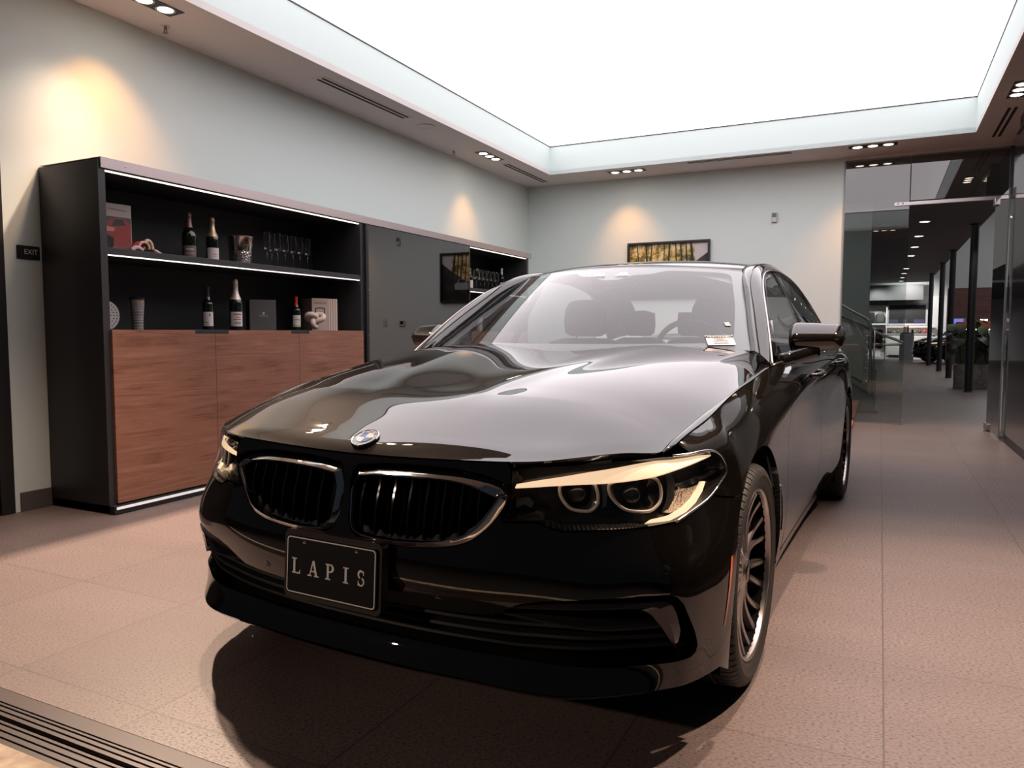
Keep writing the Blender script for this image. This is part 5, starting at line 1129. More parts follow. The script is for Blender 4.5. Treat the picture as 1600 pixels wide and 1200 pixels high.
# ---------------------------------------------------------------- objects on the shelves
SH, CO = 1.5705, 1.0905
M_BOT = mat('bottle_glass', (.008, .011, .008), rough=.05, coat=.5); M_LAB = mat('cream_label', (.72, .66, .62), rough=.6); M_FOILG = mat('gold_foil', (.62, .44, .28), rough=.35, metal=.7); M_FOILD = mat('bronze_foil', (.22, .13, .11), rough=.4, metal=.6); M_FOILW = mat('champagne_foil', (.72, .62, .55), rough=.4, metal=.4)
def lab_patch(r, z0, z1, a0, a1, rad, m, name='label', n=14):
    bm = B(); grid(bm, [[((rad+.0006)*cos(t), (rad+.0006)*sin(t), z) for z in (z0, z1)] for t in np.linspace(radians(a0), radians(a1), n)]); return obj(name, bm, m, r, smooth=True)
def bottle(label, x, y, z, h, rad, neck, foil_m, foil_len, lab, lab_m=M_LAB, face=-38, cat='bottle', group='bottles on the shelves', marks=(), sparkling=True):
    """face: direction (deg) the label points to"""
    r = thing('bottle', label, cat, (x, y, z), radians(face), group)
    sh0 = h*.50 if sparkling else h*.58
    if sparkling: prof = [(0, .004), (rad*.8, 0), (rad, .006), (rad, sh0), (rad*.93, sh0+h*.06), (rad*.70, sh0+h*.14), (rad*.46, sh0+h*.22), (neck*1.15, sh0+h*.32), (neck, h*.93)]
    else: prof = [(0, .004), (rad*.85, 0), (rad, .005), (rad, sh0), (rad*.92, sh0+h*.045), (rad*.62, sh0+h*.10), (neck*1.2, sh0+h*.16), (neck, sh0+h*.2), (neck, h*.95)]
    p = smooth_path(np.c_[np.array(prof[3:]), np.zeros(len(prof)-3)], 24)[:, :2]; bm = B(); lathe(bm, prof[:3]+[tuple(q) for q in p], 28); obj('glass_body', bm, M_BOT, r, smooth=True)
    f0 = h-foil_len; zz = np.linspace(f0, h-.004, 8); rr = np.interp(zz, p[:, 1], p[:, 0])+.0007
    if sparkling: prf = [(a, b_) for a, b_ in zip(rr[:5], zz[:5])]+[(neck+.002, h*.90), (neck+.0045, h*.915), (neck+.0045, h*.94), (neck+.001, h*.955), (neck+.001, h*.985), (neck*.6, h)]+[(0, h)]
    else: prf = [(a, b_) for a, b_ in zip(rr, zz)]+[(neck+.0012, h*.995), (neck*.6, h), (0, h)]
    bm = B(); lathe(bm, prf, 24); obj('foil_cap', bm, foil_m, r, smooth=True)
    lab_patch(r, lab[0], lab[1], -58, 58, rad, lab_m)
    for (z0, z1, a0, a1, c) in marks: lab_patch(r, z0, z1, a0, a1, (rad if z1 < h*.5 else neck+.0022)+.0006, mat('label_print', c, rough=.6), 'label_print', 6)
    return r
BR = (.35, .12, .09); DK = (.03, .03, .03)
bottle('dark champagne bottle with bronze foil, leftmost bottle on the upper shelf', -4.30, 3.685, SH, .33, .047, .0145, M_FOILD, .105, (.025, .10), mat('dark_label', (.16, .12, .11), rough=.5), marks=[(.070, .080, -30, 30, (.55, .48, .42)), (.045, .05, -35, 35, (.5, .42, .36))])
bottle('champagne bottle with gold foil neck and cream label on the upper shelf', -4.30, 3.885, SH, .325, .045, .0145, M_FOILG, .14, (.015, .105), marks=[(.058, .062, -5, 32, BR), (.045, .048, 5, 30, BR)])
bottle('wine bottle with black capsule, white collar and moon label on the lower shelf', -4.28, 3.81, CO, .31, .038, .014, mat('black_capsule', (.015, .015, .016), rough=.5), .075, (.03, .13), marks=[(.228, .236, -180, 180, (.7, .66, .62)), (.100, .118, 8, 20, (.20, .03, .04)), (.055, .060, -38, 0, BR), (.04, .043, -30, 10, BR)], sparkling=False)
bottle('tall champagne bottle with pale foil and printed label on the lower shelf', -4.24, 4.03, CO, .375, .047, .0145, M_FOILW, .15, (.03, .135), marks=[(.112, .122, -25, 40, BR), (.092, .099, -12, 32, BR), (.076, .082, -25, 38, BR), (.045, .064, -20, 35, (.45, .35, .32))])
bottle('small bottle with bright red cap and green edged label', -4.25, 4.67, CO, .275, .036, .0125, mat('red_cap', (.65, .05, .02), rough=.35), .075, (.03, .125), marks=[(.03, .045, -58, 58, (.25, .35, .06)), (.085, .09, -30, 30, BR)], sparkling=False)
bottle('wine bottle with white capsule right of the wine glasses', -4.28, 8.39, SH, .31, .037, .014, mat('white_capsule', (.72, .68, .66), rough=.5), .075, (.02, .13), sparkling=False)
bottle('wine bottle peeking out at the left end of the wine glass row', -4.28, 7.585, SH, .25, .034, .014, mat('grey_capsule', (.2, .2, .2), rough=.5), .06, (.02, .11), sparkling=False)
# ice bucket
bk = thing('ice_bucket', 'hammered silver ice bucket on the upper shelf', 'bucket', (-4.27, 4.115, SH)); M_SIL = mat('bucket_silver', (.62, .54, .50), rough=.22, metal=1); vo = N(M_SIL, 'ShaderNodeTexVoronoi'); vo.inputs['Scale'].default_value = 75; L(M_SIL, coords(M_SIL), vo.inputs['Vector']); bump(M_SIL, vo.outputs['Distance'], .9, .006)
M_SILP = mat('bucket_polished', (.62, .54, .50), rough=.16, metal=1)
bm = B(); lathe(bm, [(0, .003), (.072, 0), (.074, .004), (.083, .105)], 48); obj('hammered_base', bm, M_SIL, bk, smooth=True); bm = B(); lathe(bm, [(.083, .105), (.094, .205), (.097, .208), (.094, .210), (.090, .205), (.078, .05), (0, .04)], 48); obj('bucket_wall', bm, M_SILP, bk, smooth=True)
# stemware
M_CRY = pane('crystal', (.965, .96, .96), rough=.03, boost=1.8)
def glass_proto(kind):
    if kind == 'flute': prof = [(0, .001), (.030, .001), (.031, .003), (.006, .006), (.0035, .012), (.0035, .125), (.008, .135), (.024, .150), (.0265, .17), (.0245, .285)]
    else: prof = [(0, .001), (.033, .001), (.034, .003), (.006, .006), (.0035, .012), (.0035, .105), (.010, .115), (.035, .135), (.040, .155), (.030, .245)]
    bm = B(); lathe(bm, prof, 24); return bm
fl_bm = glass_proto('flute'); fl = obj('champagne_flute', fl_bm, M_CRY, smooth=True)
spots_f = [(-4.30, 4.415), (-4.38, 4.55), (-4.30, 4.53), (-4.30, 4.615), (-4.30, 4.705), (-4.30, 4.785), (-4.30, 4.875)]
words_f = ['nearest the ice bucket', 'standing behind the front row', 'second of the front row from the ice bucket', 'third of the front row from the ice bucket', 'fourth of the front row from the ice bucket', 'fifth of the front row from the ice bucket', 'last of the row, at the right']
for k, ((x, y), wd) in enumerate(zip(spots_f, words_f)):
    o = fl if k == 0 else fl.copy()
    if k: COL.objects.link(o)
    o.location = (x, y, SH); tag(o, 'clear champagne flute on the upper shelf, '+wd, 'glass', 'champagne flutes on the upper shelf')
wg = obj('wine_glass', glass_proto('wine'), M_CRY, smooth=True)
words_w = ['leftmost', 'second from the left', 'third from the left', 'fourth from the left', 'fifth from the left', 'sixth from the left', 'rightmost, beside the white capped bottle']
for k, (y, wd) in enumerate(zip((7.655, 7.735, 7.84, 7.94, 8.04, 8.14, 8.245), words_w)):
    o = wg if k == 0 else wg.copy()
    if k: COL.objects.link(o)
    o.location = (-4.28+(.05 if k == 0 else 0), y, SH); tag(o, 'clear wine glass in the far shelf cabinet, '+wd, 'glass', 'wine glasses in the far cabinet')
# upright book with a red sports car cover
bkk = thing('car_book', 'upright book with a red sports car on its cover, left on the upper shelf', 'book', (-4.33, 3.095, SH), radians(-8)); bkk.scale = (1, 1.12, 1.08)
bm = B(); box(bm, -.012, .008, -.135, .135, .0, .285, .002); obj('book_block', bm, mat('book_grey', (.42, .38, .36), rough=.5), bkk)
cv = [((-.13, .13, .21, .283), (.50, .44, .40), 'cover_sky'), ((-.13, .13, .165, .21), (.10, .09, .08), 'cover_trees'), ((-.13, .13, .002, .165), (.33, .12, .11), 'cover_ground')]
for (a, b_, c, d), col, nm in cv: bm = B(); box(bm, .0081, .0088, a, b_, c, d); obj(nm, bm, mat(nm, col, rough=.35, coat=.3), bkk)
def flatx(name, pts, col, x, parent, rough=.35): bm = B(); bm.faces.new([bm.verts.new((x, a, b_)) for a, b_ in pts]); return obj(name, bm, mat(name, col, rough=rough), parent)
flatx('cover_car_body', [(-.13, .11), (-.13, .155), (-.02, .158), (.02, .20), (.09, .205), (.13, .17), (.13, .06), (.05, .04)], (.36, .06, .05), .0092, bkk); flatx('cover_car_hood', [(-.13, .118), (-.13, .152), (-.02, .155), (.04, .145), (.03, .125)], (.62, .32, .27), .0095, bkk)
flatx('cover_car_grille', [(-.13, .01), (-.13, .105), (-.02, .11), (.03, .09), (.03, .04), (0, .01)], (.02, .018, .02), .0095, bkk); flatx('cover_car_window', [(.02, .155), (.04, .195), (.085, .198), (.10, .165)], (.05, .05, .05), .0098, bkk)
flatx('cover_headlight', [(-.03+.014*cos(t), .115+.014*sin(t)) for t in np.linspace(0, 2*pi, 12, endpoint=False)], (.85, .82, .78), .0100, bkk); flatx('cover_title', [(.0, .252), (.105, .245), (.105, .250), (.0, .257)], (.45, .10, .07), .0100, bkk)
# wooden toy with red and white fabric
ty = thing('wooden_toy', 'small wooden toy with loops and red and white cloth in front of the car book', 'toy', (-4.20, 3.20, SH)); M_PINE = mat('pale_pine', (.72, .48, .33), rough=.5)
bm = B(); tube(bm, [(.0, .05+.035*cos(t), .04+.034*sin(t)) for t in np.linspace(-.3, pi+.3, 16)], .009, 8); tube(bm, [(-.02, .095+.03*cos(t), .04+.05*sin(t)) for t in np.linspace(-.2, pi+.2, 16)], .012, 8); obj('wood_loops', bm, M_PINE, ty, smooth=True)
bm = B(); tube(bm, smooth_path([(.0, .12, .03), (0, .15, .02), (0, .185, .008)], 8), [.012]*4+[.009]*4, 8); obj('wood_tail', bm, M_PINE, ty, smooth=True)
bm = B(); tube(bm, smooth_path([(-.02, -.02, .02), (-.02, .01, .055), (-.02, .05, .065), (-.02, .09, .05)], 14), .017, 10); obj('red_cloth', bm, mat('red_cloth', (.50, .02, .03), rough=.8), ty, smooth=True)
bm = B(); tube(bm, smooth_path([(.01, -.05, .012), (.01, -.01, .035), (.01, .03, .02)], 12), .014, 10); obj('white_cloth', bm, mat('pink_cloth', (.62, .45, .43), rough=.8), ty, smooth=True)
# perforated disc, tumbler, box, knot, book stack
pd = thing('perforated_disc', 'grey perforated round disc leaning at the left end of the lower shelf', 'ornament', (-4.22, 2.985, CO)); M_PD = mat('perforated_grey', (.42, .40, .39), rough=.5)
bm = B(); prism(bm, [(.088*cos(t), .088+.088*sin(t)) for t in np.linspace(0, 2*pi, 48, endpoint=False)], -.008, .008, 'X'); obj('disc_plate', bm, M_PD, pd, angle=30)
bm = B()
for rr in (.028, .050, .072):
    for k in range(int(rr*340)): t = 2*pi*k/int(rr*340); lathe(bm, [(0, .0086), (.0042, .0086), (.0042, .0080)], 8, 'X', (0, rr*cos(t), .088+rr*sin(t)))
obj('perforations', bm, M_CABD, pd)
tb = thing('tumbler', 'travel tumbler with black and white houndstooth grid and black lid', 'cup', (-4.27, 3.24, CO))
M_HT = mat('grid_print', (.8, .75, .75), rough=.5); uvn = N(M_HT, 'ShaderNodeTexCoord'); sx = N(M_HT, 'ShaderNodeSeparateXYZ'); L(M_HT, uvn.outputs['Object'], sx.inputs[0]); at_ = N(M_HT, 'ShaderNodeMath', operation='ARCTAN2'); L(M_HT, sx.outputs['Y'], at_.inputs[0]); L(M_HT, sx.outputs['X'], at_.inputs[1])
def saw(src, sc):
    a = N(M_HT, 'ShaderNodeMath', operation='MULTIPLY'); L(M_HT, src, a.inputs[0]); a.inputs[1].default_value = sc; f = N(M_HT, 'ShaderNodeMath', operation='FRACT'); L(M_HT, a.outputs[0], f.inputs[0]); g = N(M_HT, 'ShaderNodeMath', operation='LESS_THAN'); L(M_HT, f.outputs[0], g.inputs[0]); g.inputs[1].default_value = .36; return g.outputs[0]
mxh = N(M_HT, 'ShaderNodeMath', operation='MAXIMUM'); L(M_HT, saw(at_.outputs[0], 36/(2*pi)), mxh.inputs[0]); L(M_HT, saw(sx.outputs['Z'], 1/.0098), mxh.inputs[1]); rph = ramp(M_HT, mxh.outputs[0], [(.4, (.72, .66, .66)), (.6, (.012, .012, .014))]); rph.color_ramp.interpolation = 'CONSTANT'; L(M_HT, rph.outputs[0], M_HT.node_tree.nodes['Principled BSDF'].inputs['Base Color'])
bm = B(); lathe(bm, [(0, 0), (.033, 0), (.034, .003), (.034, .06), (.038, .11), (.0425, .165), (.0425, .192)], 40); obj('cup_body', bm, M_HT, tb, smooth=True); bm = B(); lathe(bm, [(.0425, .192), (.0435, .194), (.0435, .204), (.038, .208), (0, .206)], 40); obj('lid', bm, M_BLK, tb, angle=40)
bm = B(); prism(bm, [(.010*cos(t), .170+.014*sin(t)) for t in np.linspace(0, 2*pi, 12, endpoint=False)], .0415, .044, 'X'); place(bm, Matrix.Rotation(radians(-22), 4, 'Z')); obj('crest_badge', bm, mat('badge_gold', (.55, .32, .10), rough=.35, metal=.5), tb)
gb = thing('gift_box', 'dark grey presentation box with small white crest on the lower shelf', 'box', (-4.31, 4.31, CO), radians(-30))
bm = B(); box(bm, -.05, .06, -.075, .125, 0, .235, .003); obj('box_body', bm, mat('box_grey', (.085, .080, .078), rough=.6), gb)
bm = text_bm('PORSCHE', .0125, .0003, 1.25); place(bm, Matrix.Translation((.0606, .03, .112)) @ Matrix.Rotation(pi/2, 4, 'Z') @ Matrix.Rotation(pi/2, 4, 'X')); obj('box_print', bm, mat('print_pale', (.6, .58, .56), rough=.5), gb)
bm = B(); prism(bm, [(.03-.009, .140), (.03+.009, .140), (.03+.009, .130), (.03, .119), (.03-.009, .130)], .0601, .0606, 'X'); obj('box_crest', bm, mat('print_crest', (.5, .48, .46), rough=.5), gb)
kn = thing('knot_ornament', 'pale wooden knot ornament in front of the book stack', 'ornament', (-4.16, 4.79, CO+.094), radians(-30))
T_ = np.linspace(0, 2*pi, 90, endpoint=False); P = np.c_[.020*np.cos(2*T_)*0+.022*np.sin(3*T_), .036*(np.sin(T_)+1.55*np.sin(2*T_))*.72, .036*(np.cos(T_)-1.55*np.cos(2*T_))*.60]; bm = B()
tube(bm, P*1.12, .0215, 12, closed=True); obj('knot_rope', bm, M_PINE2 if 'M_PINE2' in globals() else mat('pale_birch', (.66, .52, .43), rough=.55), kn, smooth=True)
bsx = thing('book_set', 'beige slipcase of upright books with a crest on the lower shelf', 'books', (-4.31, 5.0, CO), radians(-24))
bm = B(); box(bm, -.10, .10, -.10, .045, 0, .272, .002); obj('slipcase', bm, mat('slipcase_beige', (.50, .38, .32), rough=.65), bsx)
for k in range(4): bm = B(); box(bm, -.10, .10, .046+k*.022, .066+k*.022, 0, .270, .002); obj('volume', bm, mat('volume_cream', (.62, .48, .40), rough=.6), bsx)
bm = text_bm('ORIGINALE', .022, .0003, 1.05); place(bm, Matrix.Translation((.1006, -.028, .232)) @ Matrix.Rotation(pi/2, 4, 'Z') @ Matrix.Rotation(pi/2, 4, 'X')); obj('case_title', bm, mat('print_brown', (.08, .05, .05), rough=.6), bsx)
bm = B(); sh_ = [(-.028-.045, .19), (-.028, .198), (-.028+.045, .19), (-.028+.045, .12), (-.028+.03, .09), (-.028, .07), (-.028-.03, .09), (-.028-.045, .12)]; a = offset_poly(sh_, 0); b2 = offset_poly(sh_, .010)
V = [[bm.verts.new((.1006, p[0], p[1])) for p in q] for q in (a, b2)]
for i in range(8): bm.faces.new((V[0][i], V[0][(i+1) % 8], V[1][(i+1) % 8], V[1][i]))
bm.faces.new([bm.verts.new((.1006, -.028+.018*cos(t), .14+.022*sin(t))) for t in np.linspace(0, 2*pi, 12, endpoint=False)]); obj('case_crest', bm, mat('print_dark', (.06, .045, .045), rough=.6), bsx)
sp = thing('orange_top_bottle', 'white bottle with an orange top on the lower shelf of the far cabinet', 'bottle', (-4.22, 7.70, CO))
bm = B(); lathe(bm, [(0, 0), (.034, 0), (.035, .01), (.035, .20), (.028, .235), (.013, .255), (.013, .285)], 24); obj('bottle_body', bm, M_LAB, sp, smooth=True); bm = B(); lathe(bm, [(.0145, .285), (.0165, .29), (.0165, .33), (.012, .345), (0, .346)], 20); tube(bm, [(0, -.01, .335), (0, -.03, .345), (0, -.06, .352)], .009, 8); obj('orange_top', bm, mat('orange_plastic', (.72, .26, .06), rough=.4), sp, smooth=True)
# low wooden platform behind the car
pf = thing('wooden_platform', 'low reddish wooden platform on the floor in front of the glass', 'platform', (0, 0, 0))
M_WAL2 = mat('red_wood', (.60, .22, .13), rough=.45); wv = N(M_WAL2, 'ShaderNodeTexNoise'); wv.inputs['Scale'].default_value = 3; L(M_WAL2, coords(M_WAL2, (1, 14, 1)), wv.inputs['Vector']); rp = ramp(M_WAL2, wv.outputs[0], [(.35, (.46, .15, .08)), (.65, (.66, .27, .17))]); L(M_WAL2, rp.outputs[0], M_WAL2.node_tree.nodes['Principled BSDF'].inputs['Base Color'])
bm = B(); prism(bm, [(-1.5, 7.15), (-.30, 7.15), (-.255, 7.20), (-.255, 9.66), (-.30, 9.72), (-1.5, 9.72)], .001, .045); obj('platform_top', bm, M_WAL2, pf, angle=25)
# ================================================================ SHOWROOM BEYOND THE GLASS
M_SOF = mat('soffit_grey', (.22, .205, .20), rough=.7); M_SWALL = mat('showroom_wall', (.50, .51, .52), rough=.85); M_COLM = mat('column_grey', (.035, .034, .036), rough=.38, metal=.3)
bm = B(); box(bm, -7, 1.60, BY+.17, 33.0, 3.045, 3.45); struct('ceiling_showroom', bm, M_SOF)
bm = B(); box(bm, -7, 9, 35.3, 35.5, 0, 7.0); struct('wall_showroom_back', bm, M_SWALL)
bm = B(); box(bm, 8.8, 9.0, BY+.16, 35.3, 0, 7.0); struct('wall_showroom_right', bm, M_SWALL)
bm = B(); box(bm, 1.6, 9.0, BY+.16, 35.3, 6.6, 6.8); struct('ceiling_showroom_high', bm, mat('high_ceiling', (.5, .5, .5), rough=.9))
bm = B(); box(bm, -7.1, -7, BY+.16, 35.3, 0, 3.45); struct('wall_showroom_left', bm, M_SWALL)
bm = B(); box(bm, 1.255, 9.0, BY-.02, BY+.12, 0, 3.115); box(bm, RX+.14, 9.0, BY-.02, BY+.12, 3.1, 6.8) ; struct('wall_dark_front', bm, M_LACQ)
bm = B(); box(bm, -1.9, -.165, 12.55, 12.75, 0, 3.04); struct('wall_stair', bm, mat('stair_wall_grey', (.26, .28, .27), rough=.6))
bm = B(); box(bm, -7, 1.5, 34.4, 34.9, 2.42, 3.04); struct('trim_9', bm, mat('soffit_drop', (.055, .055, .058), rough=.6))
for k, (x, y, lb) in enumerate(((1.478, 15.95, 'nearest the camera'), (1.50, 20.74, 'second from the camera'), (1.515, 24.3, 'third from the camera'), (1.46, 28.4, 'farthest and thinnest looking'))):
    r = thing('column', 'dark round steel column under the soffit edge, '+lb, 'column', (x, y, 0), 0, 'steel columns in the showroom')
    bm = B(); lathe(bm, [(.066, .012), (.066, 3.03)], 28); obj('shaft', bm, M_COLM, r, smooth=True); bm = B(); lathe(bm, [(.066, .0005), (.080, .0005), (.080, .010), (.066, .014)], 28); obj('base_ring', bm, M_COLM, r, smooth=True); bm = B(); lathe(bm, [(.066, 3.02), (.085, 3.03), (.085, 3.044), (0, 3.044)], 28); obj('head_plate', bm, M_COLM, r, smooth=True)
M_DL = mat('downlight_lens', (1, 1, 1), emit=(1, .97, .92), estr=5)
order = ['nearest', 'second', 'third', 'fourth', 'fifth', 'sixth', 'seventh', 'farthest']
for k, y in enumerate((15.2, 17.4, 19.55, 21.7, 25.9, 28.0, 30.1, 32.0)):
    r = thing('downlight', 'round white downlight in the dark showroom soffit, %s of the row' % order[k], 'ceiling light', (.64, y, 3.045), 0, 'downlights in the showroom soffit')
    bm = B(); lathe(bm, [(.10, -.0006), (.10, -.008), (.085, -.009), (.08, -.004)], 24); obj('lamp_trim', bm, M_TRIMW, r, smooth=True); bm = B(); lathe(bm, [(0, -.006), (.08, -.006)], 24); obj('lamp_lens', bm, M_DL, r)
# back display wall: white shelving, screen, counter
M_WHT = mat('white_laminate', (.62, .60, .60), rough=.5)
wu = thing('display_shelves', 'white shelving unit with open compartments and drawers on the far showroom wall', 'shelf', (0, 34.9, 0))
bm = B(); box(bm, -1.6, 2.9, 0, .38, 0, .10); box(bm, -1.6, .22, .33, .38, .1, 2.25); 
for z in (.80, 1.02, 1.42, 1.45): box(bm, -1.6, .20, 0, .36, z, z+.03)
box(bm, -1.6, .24, 0, .36, 2.22, 2.25); box(bm, .19, .23, 0, .36, .1, 2.25); box(bm, -.62, -.58, 0, .36, .1, 2.25)
box(bm, .23, 2.9, .30, .38, .1, 2.6); box(bm, .23, 2.0, 0, .36, 1.02, 1.05); box(bm, .23, 2.0, 0, .36, 1.30, 1.35); box(bm, .23, 1.9, .02, .30, .12, .98); obj('shelving', bm, M_WHT, wu)
bm = B(); box(bm, .24, 1.85, -.03, .0, .14, .96, .004); obj('drawer_front', bm, M_WHT, wu)
bm = B(); box(bm, .32, .75, -.045, -.03, .12, .17, .004); obj('drawer_handle', bm, M_BLK, wu)
tv = thing('display_screen', 'wide dark screen in a pale frame on the far showroom wall', 'screen', (.97, 35.145, 1.86)); bm = B(); box(bm, -.75, .75, -.02, .05, -.46, .46, .01); obj('screen_frame', bm, mat('frame_silver', (.42, .41, .42), rough=.4), tv)
bm = B(); box(bm, -.67, .67, -.03, -.02, -.38, .38); obj('screen_glass', bm, mat('screen_dark', (.004, .004, .005), rough=.5), tv)
for x0_, x1_ in ((-.66, -.33), (-.14, -.02), (.24, .64)): bm = B(); box(bm, x0_, x1_, -.034, -.030, -.37, -.22); obj('screen_figure', bm, mat('screen_blue', (.02, .02, .06), emit=(.06, .06, .15), estr=.3), tv)
bm = B(); box(bm, -.78, .80, -.10, .0, -.56, -.50); obj('lit_ledge', bm, mat('ledge_light', (.8, .7, .6), emit=(1, .85, .68), estr=.8), tv)
def backpack(x, y, z, w, h, lb, c):
    r = thing('backpack', lb, 'bag', (x, y, z), 0, 'backpacks on the white shelf'); bm = B(); box(bm, -w/2, w/2, -.10, .10, 0, h, min(w, h)*.28, 4); m_ = mat('bag_fabric', c, rough=.8); obj('bag_body', bm, m_, r, smooth=True)
    bm = B(); box(bm, -w*.36, w*.36, -.135, -.08, h*.08, h*.5, .03, 3); obj('front_pocket', bm, m_, r, smooth=True); bm = B(); tube(bm, [(-.05, 0, h-.01), (-.04, 0, h+.04), (.04, 0, h+.04), (.05, 0, h-.01)], .012, 6); obj('carry_loop', bm, m_, r, smooth=True)
backpack(-.04, 35.07, 1.481, .36, .42, 'grey green backpack on the white shelf left of the screen', (.075, .08, .07)); backpack(-.36, 35.07, 1.48, .26, .46, 'black backpack on the white shelf beside the grey one', (.015, .015, .017)); backpack(-.05, 35.02, 1.05, .30, .17, 'small black bag on the shelf below the backpacks', (.015, .015, .017))
cups = [(.33, .16, (.05, .05, .045)), (.52, .12, (.20, .18, .17)), (.66, .15, (.10, .09, .09)), (.95, .10, (.3, .3, .3)), (1.28, .14, (.14, .12, .12)), (1.44, .15, (.07, .06, .06)), (1.62, .17, (.6, .05, .05))]
cw = ['leftmost, dark', 'second from the left', 'third from the left', 'small pale one in the middle', 'third from the right', 'second from the right, dark', 'bright red one at the right']
for (x, h, c), wd in zip(cups, cw):
    bm = B(); lathe(bm, [(0, .001), (.05, .001), (.055, h), (.05, h), (0, h-.02)], 16); o = obj('bottle_cup', bm, mat('cup_paint', c, rough=.4), smooth=True, loc=(x, 35.0, 1.051)); tag(o, 'drinking bottle on the shelf under the far screen, '+wd, 'cup', 'drinking bottles under the far screen')
ct = thing('service_counter', 'tall grey counter block in front of the far display wall', 'counter', (.95, 33.9, 0)); bm = B(); box(bm, -.25, .25, -.25, .25, .0005, 1.06, .006); obj('counter_body', bm, mat('counter_grey', (.20, .21, .22), rough=.5), ct); bm = B(); box(bm, -.20, .24, -.24, .2, 1.061, 1.10, .004); obj('counter_top', bm, M_BLK, ct)
tp = thing('coffee_stand', 'small dark and orange display stand on the grey counter', 'stand', (.98, 33.85, 1.101)); bm = B(); box(bm, -.16, -.04, -.05, .05, .0, .24, .01); obj('stand_body', bm, mat('tan_wood', (.45, .26, .15), rough=.5), tp); bm = B(); box(bm, -.03, .03, -.05, .05, .0, .26, .01); box(bm, .12, .2, -.05, .05, 0, .12, .01); obj('stand_part', bm, M_BLK, tp)
rk = thing('clothes_rack', 'rack of black clothes with a red and white piece behind the stair rail', 'clothes rack', (-.12, 33.4, 0)); bm = B(); cyl(bm, (-.5, 0, 0), (-.5, 0, 1.25), .015, 8); cyl(bm, (.3, 0, 0), (.3, 0, 1.25), .015, 8); cyl(bm, (-.5, 0, 1.25), (.3, 0, 1.25), .015, 8); obj('rack_frame', bm, M_STEEL, rk, smooth=True)
for x_, c in ((-.30, (.014, .014, .016)), (-.10, (.014, .014, .016)), (.10, (.02, .02, .022))): bm = B(); box(bm, x_-.10, x_+.10, -.2, .2, .45, 1.22, .06, 3); obj('hanging_coat', bm, mat('coat_black', c, rough=.9), rk, smooth=True)
bm = B(); box(bm, -.02, .06, -.24, -.18, .85, 1.1, .02, 3); obj('red_white_piece', bm, mat('team_red', (.5, .06, .06), rough=.6), rk, smooth=True)
# red-brown timber wall and lounge bar at the right
wp = thing('timber_wall_panel', 'large dark red brown timber wall panel beyond the columns', 'wall panel', (0, 29.5, 0)); M_TIM = mat('dark_timber', (.085, .032, .026), rough=.6); nz = N(M_TIM, 'ShaderNodeTexNoise'); nz.inputs['Scale'].default_value = 2; L(M_TIM, coords(M_TIM, (.4, 1, 16)), nz.inputs['Vector']); rp = ramp(M_TIM, nz.outputs[0], [(.35, (.065, .024, .020)), (.65, (.125, .05, .042))]); L(M_TIM, rp.outputs[0], M_TIM.node_tree.nodes['Principled BSDF'].inputs['Base Color'])
bm = B(); box(bm, 2.02, 3.55, 0, .2, .0005, 2.60); obj('timber_boards', bm, M_TIM, wp)
bp_ = thing('grey_partition', 'grey partition wall to the right of the timber panel', 'partition', (0, 29.5, 0)); bm = B(); box(bm, 3.56, 7, 0, .2, .0005, 2.60); obj('partition_board', bm, mat('partition_grey', (.12, .125, .125), rough=.7), bp_)
br = thing('lounge_bar', 'orange brown bar counter with lit patterned front beyond the plants', 'bar', (0, 26.0, 0)); bm = B(); box(bm, 2.05, 3.2, 0, .4, 1.22, 1.42, .01); obj('bar_top', bm, mat('orange_wood', (.42, .12, .06), rough=.45), br); bm = B(); box(bm, 2.05, 3.15, .05, .4, .0005, 1.16); obj('bar_body', bm, M_BLK, br)
bm = B()
for k in range(9): box(bm, 2.1+k*.12, 2.19+k*.12, -.01, .0, 1.165+.012*(k % 3), 1.205)
obj('bar_lights', bm, mat('bar_light', (1, .9, .75), emit=(1, .82, .6), estr=1.6), br)
ds = thing('reception_screen', 'small blue lit monitor behind the nearest column', 'screen', (1.95, 26.5, 1.25)); bm = B(); box(bm, -.02, .36, 0, .05, 0, .28, .005); box(bm, .14, .20, .01, .04, -1.249, 0); obj('monitor_body', bm, mat('mon_grey', (.25, .25, .27), rough=.4), ds); bm = B(); box(bm, .0, .30, -.004, 0, .12, .26); obj('monitor_face', bm, mat('mon_blue', (.05, .05, .2), emit=(.15, .16, .55), estr=1.), ds)
lb_ = ['left pair, left', 'left pair, right', 'right one']
for k, x in enumerate((2.72, 2.83, 3.02)): bm = B(); box(bm, -.04, .04, 0, .05, 0, .06, .01); tag(obj('bar_lamp', bm, mat('bar_lamp', (1, 1, 1), emit=(1, .95, .88), estr=2.2), loc=(x, 26.42, 1.44)), 'small white glowing lamp above the orange bar, '+lb_[k], 'lamp', 'small lamps above the bar')
